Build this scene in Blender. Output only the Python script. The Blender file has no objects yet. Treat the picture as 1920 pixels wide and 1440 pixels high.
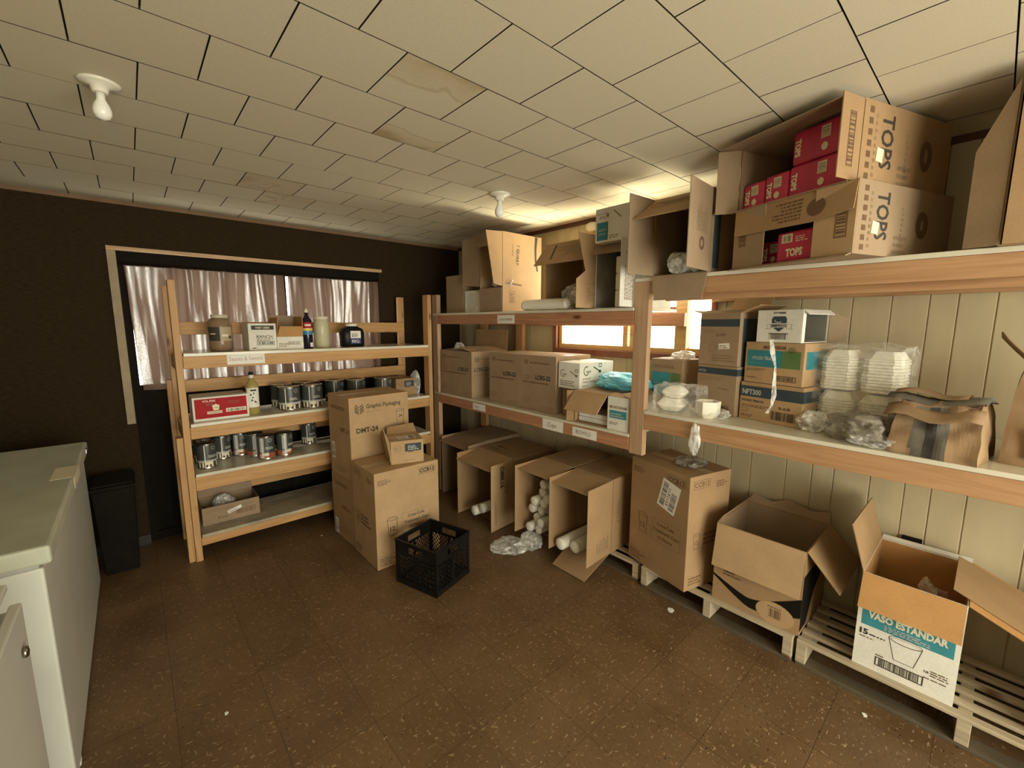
import bpy, bmesh, math, random
from mathutils import Vector, Matrix, noise
random.seed(7)
SC = bpy.context.scene
COL = SC.collection
R = math.radians

# ------------------------------------------------------------------ camera
cam_d = bpy.data.cameras.new('camera'); cam = bpy.data.objects.new('camera', cam_d); COL.objects.link(cam)
yaw, pitch, roll = 0.7256, 0.13982, 0.00241
fw = Vector((math.sin(yaw)*math.cos(pitch), math.cos(yaw)*math.cos(pitch), -math.sin(pitch)))
rt = Vector((math.cos(yaw), -math.sin(yaw), 0)); up = rt.cross(fw)
r2 = rt*math.cos(roll)+up*math.sin(roll); u2 = up*math.cos(roll)-rt*math.sin(roll)
cam.matrix_world = Matrix(((r2.x, u2.x, -fw.x, 0), (r2.y, u2.y, -fw.y, 0), (r2.z, u2.z, -fw.z, 1.6), (0, 0, 0, 1)))
cam_d.sensor_width = 36; cam_d.lens = 802.4/1920*36; cam_d.clip_start = 0.02
SC.camera = cam
# ------------------------------------------------------------------ light and exposure
W = bpy.data.worlds.new('sky'); SC.world = W; W.use_nodes = True
bgn = W.node_tree.nodes['Background']; bgn.inputs[0].default_value = (1.0, 0.97, 0.80, 1); bgn.inputs[1].default_value = 5.0
def area(name, loc, direction, sx, sy, energy, color=(1, .95, .85), portal=False, spread=180):
    l = bpy.data.lights.new(name, 'AREA'); l.shape = 'RECTANGLE'; l.size = sx; l.size_y = sy; l.energy = energy; l.color = color
    l.spread = R(spread)
    if portal: l.cycles.is_portal = True
    o = bpy.data.objects.new(name, l); COL.objects.link(o); o.location = loc
    o.rotation_euler = Vector(direction).to_track_quat('-Z', 'Y').to_euler(); return o
area('portal_side_window', (2.84, 1.78, 1.77), (-1, 0, 0), 1.5, 0.8, 1, portal=True)
area('portal_back_door', (0.9, 4.08, 1.55), (0, -1, 0), 1.9, 1.2, 1, portal=True)
area('portal_entry_door', (0.80, -2.28, 1.1), (0, 1, 0), 2.8, 2.2, 1, portal=True)
# sunlit concrete outside the side window throws light up through it
area('sunlit_paving_bounce', (3.65, 1.75, 0.55), (-0.85, 0.02, 1.15), 1.0, 1.8, 150, (1, .90, .58))
SC.view_settings.view_transform = 'Standard'; SC.view_settings.look = 'None'
SC.view_settings.exposure = 0.95; SC.view_settings.gamma = 1; SC.view_settings.use_curve_mapping = False
SC.cycles.max_bounces = 10; SC.cycles.diffuse_bounces = 6; SC.cycles.transparent_max_bounces = 24
SC.cycles.sample_clamp_indirect = 6; SC.cycles.use_denoising = True
SC.cycles.caustics_reflective = False; SC.cycles.caustics_refractive = False

# ------------------------------------------------------------------ materials
def nt(name):
    m = bpy.data.materials.new(name); m.use_nodes = True
    t = m.node_tree; return m, t, t.nodes['Principled BSDF']
def N(t, kind, **kw):
    n = t.nodes.new('ShaderNode'+kind)
    for k, v in kw.items():
        if k in n.inputs: n.inputs[k].default_value = v
        else: setattr(n, k, v)
    return n
def c4(c): return (c[0], c[1], c[2], 1)
def ramp(t, fac, stops):
    r = t.nodes.new('ShaderNodeValToRGB'); e = r.color_ramp.elements
    e[0].position, e[0].color = stops[0][0], c4(stops[0][1]); e[1].position, e[1].color = stops[1][0], c4(stops[1][1])
    for p, c in stops[2:]:
        x = e.new(p); x.color = c4(c)
    t.links.new(fac, r.inputs[0]); return r.outputs[0]
def plain(name, col, rough=.6, var=.12, scale=12, metal=0, bump=0, stretch=(1, 1, 1), spec=.5):
    m, t, b = nt(name)
    tc = N(t, 'TexCoord'); mp = N(t, 'Mapping'); mp.inputs['Scale'].default_value = stretch
    t.links.new(tc.outputs['Object'], mp.inputs[0])
    n = N(t, 'TexNoise', Scale=scale, Detail=4); t.links.new(mp.outputs[0], n.inputs['Vector'])
    o = ramp(t, n.outputs['Fac'], [(.3, [c*(1-var) for c in col]), (.7, [min(1, c*(1+var)) for c in col])])
    t.links.new(o, b.inputs['Base Color']); b.inputs['Roughness'].default_value = rough
    b.inputs['Metallic'].default_value = metal; b.inputs['Specular IOR Level'].default_value = spec
    if bump:
        bp = N(t, 'Bump', Strength=bump, Distance=.01); t.links.new(n.outputs['Fac'], bp.inputs['Height']); t.links.new(bp.outputs[0], b.inputs['Normal'])
    return m
def wood(name, c1, c2, axis, rough=.55):
    """softwood with long grain along one axis and a few knots"""
    m, t, b = nt(name)
    tc = N(t, 'TexCoord'); mp = N(t, 'Mapping')
    s = [26, 26, 26]; s[axis] = 1.4; mp.inputs['Scale'].default_value = s
    t.links.new(tc.outputs['Object'], mp.inputs[0])
    n = N(t, 'TexNoise', Scale=1.6, Detail=5, Distortion=1.2); t.links.new(mp.outputs[0], n.inputs['Vector'])
    o = ramp(t, n.outputs['Fac'], [(.3, c1), (.68, c2)])
    mp2 = N(t, 'Mapping'); s2 = [9, 9, 9]; s2[axis] = 3.2; mp2.inputs['Scale'].default_value = s2; t.links.new(tc.outputs['Object'], mp2.inputs[0])
    v = N(t, 'TexVoronoi', Scale=1.0); v.inputs['Randomness'].default_value = 1
    t.links.new(mp2.outputs[0], v.inputs['Vector'])
    k = ramp(t, v.outputs['Distance'], [(.06, (.30, .17, .08)), (.15, (1, 1, 1))])
    mx = N(t, 'Mix', data_type='RGBA', blend_type='MULTIPLY'); mx.inputs[0].default_value = 1
    t.links.new(o, mx.inputs[6]); t.links.new(k, mx.inputs[7]); t.links.new(mx.outputs[2], b.inputs['Base Color'])
    b.inputs['Roughness'].default_value = rough
    bp = N(t, 'Bump', Strength=.15, Distance=.004); t.links.new(n.outputs['Fac'], bp.inputs['Height']); t.links.new(bp.outputs[0], b.inputs['Normal'])
    return m
def card(name, col):
    m, t, b = nt(name)
    tc = N(t, 'TexCoord')
    n = N(t, 'TexNoise', Scale=5, Detail=6, Roughness=.6); t.links.new(tc.outputs['Object'], n.inputs['Vector'])
    n2 = N(t, 'TexNoise', Scale=180, Detail=2); t.links.new(tc.outputs['Object'], n2.inputs['Vector'])
    o = ramp(t, n.outputs['Fac'], [(.3, [c*.88 for c in col]), (.7, [c*1.08 for c in col])])
    mx = N(t, 'Mix', data_type='RGBA', blend_type='MULTIPLY'); mx.inputs[0].default_value = .5
    o2 = ramp(t, n2.outputs['Fac'], [(.35, (.82, .82, .82)), (.65, (1, 1, 1))])
    t.links.new(o, mx.inputs[6]); t.links.new(o2, mx.inputs[7]); t.links.new(mx.outputs[2], b.inputs['Base Color'])
    b.inputs['Roughness'].default_value = .75; b.inputs['Specular IOR Level'].default_value = .25
    bp = N(t, 'Bump', Strength=.25, Distance=.004); t.links.new(n.outputs['Fac'], bp.inputs['Height']); t.links.new(bp.outputs[0], b.inputs['Normal'])
    return m
KRAFT = card('kraft_cardboard', (.37, .235, .122)); KRAFT2 = card('kraft_cardboard_pale', (.46, .305, .165)); KRAFT3 = card('kraft_cardboard_grey', (.345, .245, .155))
KRAFTO = card('kraft_cardboard_orange', (.50, .27, .10))
WHITEC = card('white_cardboard', (.78, .76, .68))
INK = plain('dark_ink', (.045, .035, .025), .7); INKB = plain('brown_ink', (.14, .075, .035), .7); INKF = plain('faded_ink', (.24, .16, .09), .7)
INKR = plain('red_brown_ink', (.25, .10, .05), .7)
REDP = plain('red_print', (.36, .012, .016), .6, spec=.2); PINK = plain('raspberry_wrap', (.52, .035, .09), .35, var=.25, scale=9)
TEAL = plain('teal_print', (.04, .25, .30), .6); TEALD = plain('dark_teal_print', (.03, .20, .25), .5); GREEN = plain('green_print', (.10, .18, .06), .6)
BLUEG = plain('slate_blue_print', (.045, .062, .075), .7, spec=.2); SIL = plain('silver_grey_print', (.45, .45, .42), .4)
WHITE = plain('white_paper', (.80, .78, .72), .6, var=.04); CREAM = plain('cream_paper', (.75, .68, .50), .6, var=.05)
BLACKP = plain('black_plastic', (.008, .0075, .007), .4, var=.2, spec=.2)
BLACKM = plain('black_satin', (.010, .008, .006), .8, var=.2, spec=.1)
TAPE = plain('packing_tape', (.52, .40, .24), .25, var=.05)
FOAM = plain('white_foam', (.85, .82, .72), .6, var=.03)
CHROME = plain('bare_tin', (.62, .60, .55), .25, metal=1, var=.05)
WOODX = wood('pine_along_x', (.43, .22, .072), (.56, .32, .12), 0); WOODY = wood('pine_along_y', (.36, .185, .085), (.47, .27, .135), 1); WOODZD = wood('hazed_pine_upright', (.38, .23, .13), (.48, .31, .19), 2); WOODZ = wood('pine_upright', (.44, .23, .085), (.57, .34, .14), 2)  # WOODZD has the haze over the posts greyed into its colour
WOODR = wood('reddish_pine_along_y', (.34, .15, .08), (.48, .24, .13), 1)
WOODP = wood('grey_pallet_wood', (.34, .27, .18), (.55, .46, .32), 1)
WINW = wood('varnished_sash_wood', (.48, .30, .12), (.62, .42, .18), 1); WINR = plain('red_brown_frame_paint', (.22, .075, .045), .5)
DECK = plain('white_melamine', (.66, .62, .50), .22, var=.10, scale=4)
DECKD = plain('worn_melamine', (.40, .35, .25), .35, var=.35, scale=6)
ENAMEL = plain('white_enamel', (.62, .62, .56), .35, var=.07, scale=3); ENAMELT = plain('freezer_lid', (.50, .51, .41), .45, var=.12, scale=5)
CERAM = plain('white_porcelain', (.72, .69, .58), .3, var=.04); BULB = plain('frosted_bulb', (.85, .84, .78), .12, var=.02)
SACK = plain('brown_sack_paper', (.30, .19, .10), .8, var=.2, scale=6, bump=.5); SACKD = plain('grey_printed_sack', (.13, .115, .09), .8, var=.2)
def film(name, col=(.9, .9, .85), alpha=.35, rough=.12):
    m, t, b = nt(name); out = t.nodes['Material Output']
    b.inputs['Base Color'].default_value = c4(col); b.inputs['Roughness'].default_value = rough; b.inputs['Alpha'].default_value = alpha
    b.inputs['Specular IOR Level'].default_value = .8
    tc = N(t, 'TexCoord'); n = N(t, 'TexNoise', Scale=22, Detail=4, Distortion=.8); t.links.new(tc.outputs['Object'], n.inputs['Vector'])
    a = ramp(t, n.outputs['Fac'], [(.35, (alpha*.3,)*3), (.7, (min(1, alpha*1.9),)*3)])
    t.links.new(a, b.inputs['Alpha'])
    bp = N(t, 'Bump', Strength=.8, Distance=.01); t.links.new(n.outputs['Fac'], bp.inputs['Height']); t.links.new(bp.outputs[0], b.inputs['Normal'])
    return m
FILM = film('clear_plastic_film'); FILMW = film('milky_plastic_film', (.9, .9, .86), .6, .2); FILMD = film('dusky_plastic_film', (.30, .27, .22), .75, .15)
FILMB = film('aqua_plastic_film', (.20, .72, .92), 2.6, .4)
def liquid(name, col, rough=.15):
    m, t, b = nt(name); b.inputs['Base Color'].default_value = c4(col); b.inputs['Roughness'].default_value = rough
    b.inputs['Transmission Weight'].default_value = .35; b.inputs['IOR'].default_value = 1.35; return m
JARB = liquid('brown_dressing_jar', (.36, .24, .15)); JARW = liquid('cream_dressing_jar', (.80, .76, .50)); SYRUP = liquid('yellow_syrup', (.55, .44, .14)); GLASS = film('clear_glass', (.9, .9, .85), .18, .05)
FILMC = plain("wrapped_cup_white", (.80, .78, .72), .18, var=.12, scale=40)
DARKSYR = plain('dark_syrup_bottle', (.012, .010, .025), .12)

# ------------------------------------------------------------------ mesh helpers
def mesh_obj(name, bm, mats, parent=None, smooth=False, bevel=0):
    me = bpy.data.meshes.new(name); bm.normal_update(); bm.to_mesh(me); bm.free()
    for m in (mats if isinstance(mats, (list, tuple)) else [mats]): me.materials.append(m)
    o = bpy.data.objects.new(name, me); COL.objects.link(o)
    if parent: o.parent = parent
    if smooth:
        for p in me.polygons: p.use_smooth = True
    if bevel:
        b = o.modifiers.new('bevel', 'BEVEL'); b.width = bevel; b.segments = 2; b.limit_method = 'ANGLE'
    return o
def box(bm, lo, hi, mi=0, mat=None):
    v = [bm.verts.new(((lo, hi)[i & 1][0], (lo, hi)[(i >> 1) & 1][1], (lo, hi)[(i >> 2) & 1][2])) for i in range(8)]
    if mat is not None:
        for q in v: q.co = mat @ q.co
    for f in ((0, 2, 3, 1), (4, 5, 7, 6), (0, 1, 5, 4), (2, 6, 7, 3), (0, 4, 6, 2), (1, 3, 7, 5)):
        bm.faces.new([v[i] for i in f]).material_index = mi
    return v
def prism(bm, pts, vec, mi=0):
    """closed polygon pts (3-D, in one plane) extruded by vec"""
    a = [bm.verts.new(p) for p in pts]; b = [bm.verts.new(Vector(p)+Vector(vec)) for p in pts]; n = len(pts)
    bm.faces.new(a[::-1]).material_index = mi; bm.faces.new(b).material_index = mi
    for i in range(n):
        bm.faces.new((a[i], a[(i+1) % n], b[(i+1) % n], b[i])).material_index = mi
    bmesh.ops.recalc_face_normals(bm, faces=bm.faces[:])
def lathe(bm, prof, seg=28, c=(0, 0, 0), axis='z', mi=0, cap=True, mif=None):
    rings = []
    for r, z in prof:
        ring = []
        for i in range(seg):
            a = 2*math.pi*i/seg; x, y = r*math.cos(a), r*math.sin(a)
            p = (x, y, z) if axis == 'z' else ((z, x, y) if axis == 'x' else (x, z, y))
            ring.append(bm.verts.new((c[0]+p[0], c[1]+p[1], c[2]+p[2])))
        rings.append(ring)
    for k in range(len(rings)-1):
        for i in range(seg):
            f = bm.faces.new((rings[k][i], rings[k][(i+1) % seg], rings[k+1][(i+1) % seg], rings[k+1][i])); f.smooth = True
            f.material_index = mif(k, i) if mif else mi
    if cap:
        bm.faces.new(rings[0][::-1]).material_index = mi if not mif else mif(0, 0); bm.faces.new(rings[-1]).material_index = mi if not mif else mif(len(rings)-2, 0)
    return rings
def empty(name, loc, rz=0):
    o = bpy.data.objects.new(name, None); COL.objects.link(o); o.location = loc; o.rotation_euler = (0, 0, rz); o.empty_display_size = .05; return o
LABELS = []
def tag(o, label, cat, group=None, kind=None):
    o['label'] = label; o['category'] = cat
    if group: o['group'] = group
    if kind: o['kind'] = kind
    return o
def struct(o): o['kind'] = 'structure'; return o
def copy_tree(o, parent=None):
    c = o.copy(); COL.objects.link(c)
    if parent is not None: c.parent = parent
    for ch in list(o.children): copy_tree(ch, c)
    return c

_tc = {}
def text_polys(s, bold=0):
    if (s, bold) in _tc: return _tc[(s, bold)]
    cu = bpy.data.curves.new('t', 'FONT'); cu.body = s; cu.size = 1; cu.resolution_u = 2; cu.offset = bold
    o = bpy.data.objects.new('t', cu); COL.objects.link(o)
    dg = bpy.context.evaluated_depsgraph_get(); me = o.evaluated_get(dg).to_mesh()
    vs = [v.co.copy() for v in me.vertices]; fs = [tuple(p.vertices) for p in me.polygons]
    o.evaluated_get(dg).to_mesh_clear(); bpy.data.objects.remove(o); bpy.data.curves.remove(cu)
    w = max([v.x for v in vs] or [1]); x0 = min([v.x for v in vs] or [0]); h = max([v.y for v in vs] or [1])
    _tc[(s, bold)] = (vs, fs, x0, w, h); return _tc[(s, bold)]

class Print:
    """flat ink shapes laid on faces; each face is (origin, u, v) in the thing's own frame"""
    def __init__(s, faces): s.bm = bmesh.new(); s.mats = []; s.faces = faces; s.f = None; s.lift = .0009
    def on(s, face, lift=.0009): s.f = s.faces[face]; s.lift = lift; return s
    def mi(s, m):
        if m not in s.mats: s.mats.append(m)
        return s.mats.index(m)
    def P(s, u, v, dz=0):
        o, U, V = s.f; return o+U*u+V*v+U.cross(V)*(s.lift+dz)
    def poly(s, pts, m, dz=0):
        f = s.bm.faces.new([s.bm.verts.new(s.P(u, v, dz)) for u, v in pts]); f.material_index = s.mi(m)
    def rect(s, u, v, w, h, m, dz=0, ang=0):
        c, q = math.cos(R(ang)), math.sin(R(ang))
        s.poly([(u+a*c-b*q, v+a*q+b*c) for a, b in ((0, 0), (w, 0), (w, h), (0, h))], m, dz)
    def frame(s, u, v, w, h, m, t=.0025, dz=0):
        s.rect(u, v, w, t, m, dz); s.rect(u, v+h-t, w, t, m, dz); s.rect(u, v+t, t, h-2*t, m, dz); s.rect(u+w-t, v+t, t, h-2*t, m, dz)
    def text(s, u, v, txt, width, m, ang=0, height=None, bold=0, dz=0):
        vs, fs, x0, x1, h0 = text_polys(txt, bold); k = width/(x1-x0); ky = k if height is None else height/h0
        c, q = math.cos(R(ang)), math.sin(R(ang)); i = s.mi(m)
        bv = [s.bm.verts.new(s.P(u+(p.x-x0)*k*c-p.y*ky*q, v+(p.x-x0)*k*q+p.y*ky*c, dz)) for p in vs]
        for f in fs:
            try: s.bm.faces.new([bv[j] for j in f]).material_index = i
            except ValueError: pass
    def bars(s, u, v, w, h, m, n=18, seed=1, vert=True, dz=0):
        r = random.Random(seed); x = 0; t = w if vert else h
        while x < t-.0008:
            b = r.choice((.3, .5, .9))*t/n; b = min(b, t-x)
            if vert: s.rect(u+x, v, b, h, m, dz)
            else: s.rect(u, v+x, w, b, m, dz)
            x += b+r.choice((.3, .5, .8))*t/n
    def lines(s, u, v, w, h, n, m, seed=2, dz=0):
        """n rows of small illegible print"""
        r = random.Random(seed); rowh = h/n
        for k in range(n):
            x = 0; end = w*r.uniform(.65, 1)
            while x < end:
                b = min(r.uniform(.006, .022), end-x); s.rect(u+x, v+h-(k+1)*rowh, b, rowh*.5, m, dz); x += b+.004
    def ring(s, u, v, ru, rv, m, t=.0025, n=28, dz=0, a0=0, a1=360):
        for k in range(n):
            a, b = R(a0+(a1-a0)*k/n), R(a0+(a1-a0)*(k+1)/n)
            s.poly([(u+ru*math.cos(a), v+rv*math.sin(a)), (u+ru*math.cos(b), v+rv*math.sin(b)), (u+(ru-t)*math.cos(b), v+(rv-t)*math.sin(b)), (u+(ru-t)*math.cos(a), v+(rv-t)*math.sin(a))], m, dz)
    def disc(s, u, v, ru, rv, m, n=24, dz=0):
        s.poly([(u+ru*math.cos(2*math.pi*k/n), v+rv*math.sin(2*math.pi*k/n)) for k in range(n)], m, dz)
    def done(s, parent, name='printing'):
        if not s.bm.faces: s.bm.free(); return None
        return mesh_obj(name, s.bm, s.mats, parent)
def sticker(th, faces, face, u, v, w, h, paint=None, ang=0, name='shipping_label', mat=None, lift=.0016):
    """paper sticker with its own little print"""
    o, U, V = faces[face]; c, q = math.cos(R(ang)), math.sin(R(ang))
    U2, V2 = U*c+V*q, V*c-U*q; org = o+U*u+V*v
    p = Print({'s': (org, U2, V2)}).on('s', lift); p.rect(0, 0, w, h, mat or WHITE)
    if paint: paint(p, w, h)
    return p.done(th, name)
def lab_paint(p, w, h):
    p.bars(w*.1, h*.12, w*.8, h*.32, INK, 16, 5, dz=.0004); p.lines(w*.1, h*.52, w*.8, h*.38, 4, INK, 3, dz=.0004)

T = .004
def carton(label, p, rot, size, mat, open=None, flaps=None, paint=None, inner=None, name='cardboard_box', cat='box', group=None, tape=True, stickers=None, tilt=None, fpaint=None):
    """p = front-left-bottom corner as seen facing the front; local x right, y away, z up"""
    w, d, h = size; a = R(rot)
    c = Vector((p[0], p[1], p[2]))+Matrix.Rotation(a, 3, 'Z') @ Vector((w/2, d/2, 0))
    th = tag(empty(name, c, a), label, cat, group)
    if tilt: th.rotation_euler = (R(tilt[0]), R(tilt[1]), a)
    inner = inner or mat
    X, Y, Z = Vector((1, 0, 0)), Vector((0, 1, 0)), Vector((0, 0, 1)); x, y = w/2, d/2
    F = {'front': (Vector((-x, -y, 0)), X, Z), 'right': (Vector((x, -y, 0)), Y, Z), 'left': (Vector((-x, y, 0)), -Y, Z), 'back': (Vector((x, y, 0)), -X, Z),
         'top': (Vector((-x, -y, h)), X, Y)}
    bm = bmesh.new()
    if open is None:
        box(bm, (-x, -y, 0), (x, y, h))
        mesh_obj('carton_body', bm, mat, th, bevel=.003)
    else:
        pan = {'bottom': ((-x, -y, 0), (x, y, T)), 'top': ((-x, -y, h-T), (x, y, h)), 'front': ((-x, -y, T), (x, -y+T, h-T)), 'back': ((-x, y-T, T), (x, y, h-T)),
               'left': ((-x, -y+T, T), (-x+T, y-T, h-T)), 'right': ((x-T, -y+T, T), (x, y-T, h-T))}
        if open == 'top':
            pan = {k: (lo, (hi[0], hi[1], h if k != 'bottom' else hi[2])) for k, (lo, hi) in pan.items()}
        for k, (lo, hi) in pan.items():
            if k == open: continue
            box(bm, lo, hi)
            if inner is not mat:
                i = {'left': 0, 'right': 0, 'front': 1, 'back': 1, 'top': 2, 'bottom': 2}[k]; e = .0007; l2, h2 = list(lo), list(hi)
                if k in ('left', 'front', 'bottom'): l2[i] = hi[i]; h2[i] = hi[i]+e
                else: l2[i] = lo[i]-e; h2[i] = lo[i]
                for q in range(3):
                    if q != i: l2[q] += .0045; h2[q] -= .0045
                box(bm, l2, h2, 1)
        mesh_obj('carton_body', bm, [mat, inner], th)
    if open:
        if open == 'top': n = Z; E = {'front': (Vector((-x, -y, h)), X, -Y, w), 'back': (Vector((x, y, h)), -X, Y, w), 'left': (Vector((-x, y, h)), -Y, -X, d), 'right': (Vector((x, -y, h)), Y, X, d)}
        else: n = -Y; E = {'bottom': (Vector((x, -y, 0)), -X, -Z, w), 'top': (Vector((-x, -y, h)), X, Z, w), 'left': (Vector((-x, -y, 0)), Z, -X, h), 'right': (Vector((x, -y, h)), -Z, X, h)}
        for k, fl in (flaps or {}).items():
            ln, th_ = fl[0], R(fl[1]); shape = fl[2] if len(fl) > 2 else None
            o, U, out, L = E[k]; dirv = n*math.cos(th_)+out*math.sin(th_)
            nn = U.cross(dirv)              # outer printed side is -nn or nn depending on hinge
            outer = out*math.cos(th_)-n*math.sin(th_)
            g = .003
            pts = shape or [(0, 0), (1, 0), (1, 1), (0, 1)]
            bf = bmesh.new()
            P3 = [o+U*(g+(L-2*g)*s)+dirv*(ln*t_+.0005) for s, t_ in pts]
            prism(bf, P3, -outer*T)
            mesh_obj('flap', bf, fl[3] if len(fl) > 3 else mat, th)
            # face frame on the outer and inner side, u x v pointing away from the board
            if U.cross(dirv).dot(outer) > 0: F['flap_'+k] = (o, U, dirv); F['flap_'+k+'_in'] = (o+U*L-outer*T, -U, dirv)
            else: F['flap_'+k] = (o+U*L, -U, dirv); F['flap_'+k+'_in'] = (o-outer*T, U, dirv)
    P = Print(F)
    if open is None and tape:
        P.on('top', .0004).rect(0, d/2-.025, w, .05, TAPE); P.on('top', .0007).rect(0, d/2-.001, w, .002, INKF)
    if paint: paint(P, w, d, h)
    P.done(th)
    for s in (stickers or []): sticker(th, F, *s)
    th['_w'] = w
    del th['_w']
    return th, F

# ------------------------------------------------------------------ room shell
X0, X1, Y0, Y1, H = -1.25, 2.74, -2.2, 3.97, 2.40
def floor_mat():
    m, t, b = nt('brown_vinyl_tile'); tc = N(t, 'TexCoord')
    mp = N(t, 'Mapping'); mp.inputs['Scale'].default_value = (1, 1, 1); mp.inputs['Rotation'].default_value = (0, 0, R(0)); t.links.new(tc.outputs['Object'], mp.inputs[0])
    n = N(t, 'TexNoise', Scale=3.0, Detail=5, Roughness=.65); t.links.new(mp.outputs[0], n.inputs['Vector'])
    base = ramp(t, n.outputs['Fac'], [(.3, (.125, .072, .033)), (.7, (.190, .112, .052))])
    # elongated pale chips, two directions
    prev = base
    for k, (sx, sy, rot, lo, colr) in enumerate(((40, 110, 25, .668, (.40, .28, .17)), (105, 38, 40, .675, (.34, .23, .13)), (60, 120, -20, .68, (.05, .028, .014)))):
        m2 = N(t, 'Mapping'); m2.inputs['Scale'].default_value = (sx, sy, 1); m2.inputs['Rotation'].default_value = (0, 0, R(rot)); m2.inputs['Location'].default_value = (k*7.3, k*3.1, 0)
        t.links.new(tc.outputs['Object'], m2.inputs[0])
        nn = N(t, 'TexNoise', Scale=1.0, Detail=1.5, Distortion=.6); t.links.new(m2.outputs[0], nn.inputs['Vector'])
        f = ramp(t, nn.outputs['Fac'], [(lo, (0, 0, 0)), (lo+.03, (1, 1, 1))])
        mx = N(t, 'Mix', data_type='RGBA'); t.links.new(f, mx.inputs[0]); t.links.new(prev, mx.inputs[6]); mx.inputs[7].default_value = c4(colr); prev = mx.outputs[2]
    br = N(t, 'TexBrick', offset=0.0, squash=1.0); br.inputs['Scale'].default_value = 1; br.inputs['Brick Width'].default_value = .3012; br.inputs['Row Height'].default_value = .3012
    br.inputs['Mortar Size'].default_value = .0014; br.inputs['Color1'].default_value = (1, 1, 1, 1); br.inputs['Color2'].default_value = (.86, .86, .86, 1); br.inputs['Mortar'].default_value = (.45, .45, .45, 1)
    t.links.new(tc.outputs['Object'], br.inputs['Vector'])
    mx = N(t, 'Mix', data_type='RGBA', blend_type='MULTIPLY'); mx.inputs[0].default_value = 1; t.links.new(prev, mx.inputs[6]); t.links.new(br.outputs['Color'], mx.inputs[7])
    t.links.new(mx.outputs[2], b.inputs['Base Color'])
    rr = ramp(t, n.outputs['Fac'], [(.3, (.30,)*3), (.7, (.52,)*3)]); t.links.new(rr, b.inputs['Roughness'])
    return m
bm = bmesh.new(); box(bm, (X0, Y0-.1, -.05), (X1+.1, Y1+.12, 0)); struct(mesh_obj('floor', bm, floor_mat()))

def ceil_mat(name, stain=None):
    m, t, b = nt(name); tc = N(t, 'TexCoord')
    n = N(t, 'TexNoise', Scale=260, Detail=3); t.links.new(tc.outputs['Object'], n.inputs['Vector'])
    o = ramp(t, n.outputs['Fac'], [(.3, (.58, .52, .385)), (.7, (.66, .595, .45))])
    if stain:
        n2 = N(t, 'TexNoise', Scale=3.0, Detail=5, Distortion=.4); t.links.new(tc.outputs['Object'], n2.inputs['Vector'])
        sp = N(t, 'SeparateXYZ'); t.links.new(tc.outputs['Object'], sp.inputs[0])
        mu = N(t, 'Math', operation='MULTIPLY_ADD'); t.links.new(sp.outputs['Y'], mu.inputs[0]); mu.inputs[1].default_value = stain[0]; mu.inputs[2].default_value = stain[1]
        ad = N(t, 'Math', operation='ADD'); t.links.new(mu.outputs[0], ad.inputs[0]); t.links.new(n2.outputs['Fac'], ad.inputs[1])
        st = ramp(t, ad.outputs[0], [(.72, (1, 1, 1)), (.765, (.80, .72, .60)), (.79, (.96, .93, .88)), (.90, (.90, .85, .76)), (1, (.66, .56, .42))])
        mx = N(t, 'Mix', data_type='RGBA', blend_type='MULTIPLY'); mx.inputs[0].default_value = 1; t.links.new(o, mx.inputs[6]); t.links.new(st, mx.inputs[7]); o = mx.outputs[2]
    t.links.new(o, b.inputs['Base Color']); b.inputs['Roughness'].default_value = .85
    bp = N(t, 'Bump', Strength=.25, Distance=.002); t.links.new(n.outputs['Fac'], bp.inputs['Height']); t.links.new(bp.outputs[0], b.inputs['Normal'])
    return m
bm = bmesh.new(); TS = .3012
box(bm, (X0, Y0, H+.012), (X1, Y1, H+.06), 1)
yk = .0515-TS*8; r = -8
STN = {(0, 4, 2): 2}
while yk < Y1:
    off = .696 if (r % 2 == 0) else .847     # row starting at y=1.247 is r=4
    k0 = math.floor((X0-off)/TS)
    x = off+k0*TS
    while x < X1:
        lo = (max(x+.0024, X0), max(yk+.0022, Y0)); hi = (min(x+TS-.0024, X1), min(yk+TS-.0022, Y1))
        if hi[0]-lo[0] > .004 and hi[1]-lo[1] > .004:
            cx, cy = (lo[0]+hi[0])/2, (lo[1]+hi[1])/2; mi = 0
            if abs(cx-.846) < .05 and abs(cy-1.40) < .05: mi = 2
            if abs(cx-.997) < .05 and abs(cy-1.70) < .05: mi = 3
            if (abs(cx-.70) < .12 and abs(cy-2.90) < .08) or (abs(cx-.85) < .12 and abs(cy-3.2) < .08): mi = 4
            dz = random.uniform(0, .0012)
            nf = len(bm.faces); box(bm, (lo[0], lo[1], H+dz), (hi[0], hi[1], H+.013), 1); bm.faces.ensure_lookup_table(); bm.faces[nf].material_index = mi
        x += TS
    yk += TS; r += 1
struct(mesh_obj('ceiling', bm, [ceil_mat('cream_ceiling_tile'), plain('ceiling_gap', (.045, .028, .014), .9), ceil_mat('stained_tile', (-2.2, 3.22)), ceil_mat('ring_stained_tile', (2.2, -3.58)), ceil_mat('faintly_stained_tile', (0, .26))], bevel=0))

# back wall (dark), with the sliding door opening
DK = plain('dark_brown_panelling', (.032, .021, .010), .9, spec=.08, var=.25, scale=30, stretch=(1, 1, 6), bump=.3)
def wall_boxes(bm, rects, fn):
    for r_ in rects: box(bm, *fn(*r_))
DX0, DX1, DZ1 = -.02, 1.82, 2.08
bm = bmesh.new()
HB = H+.055
for a0, a1, b0, b1 in ((X0, DX0, 0, HB), (DX1, X1, 0, HB), (DX0, DX1, DZ1, HB)): box(bm, (a0, Y1, b0), (a1 if a1 < X1 else X1+.1, Y1+.12, b1))
struct(mesh_obj('wall_back', bm, DK))
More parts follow.
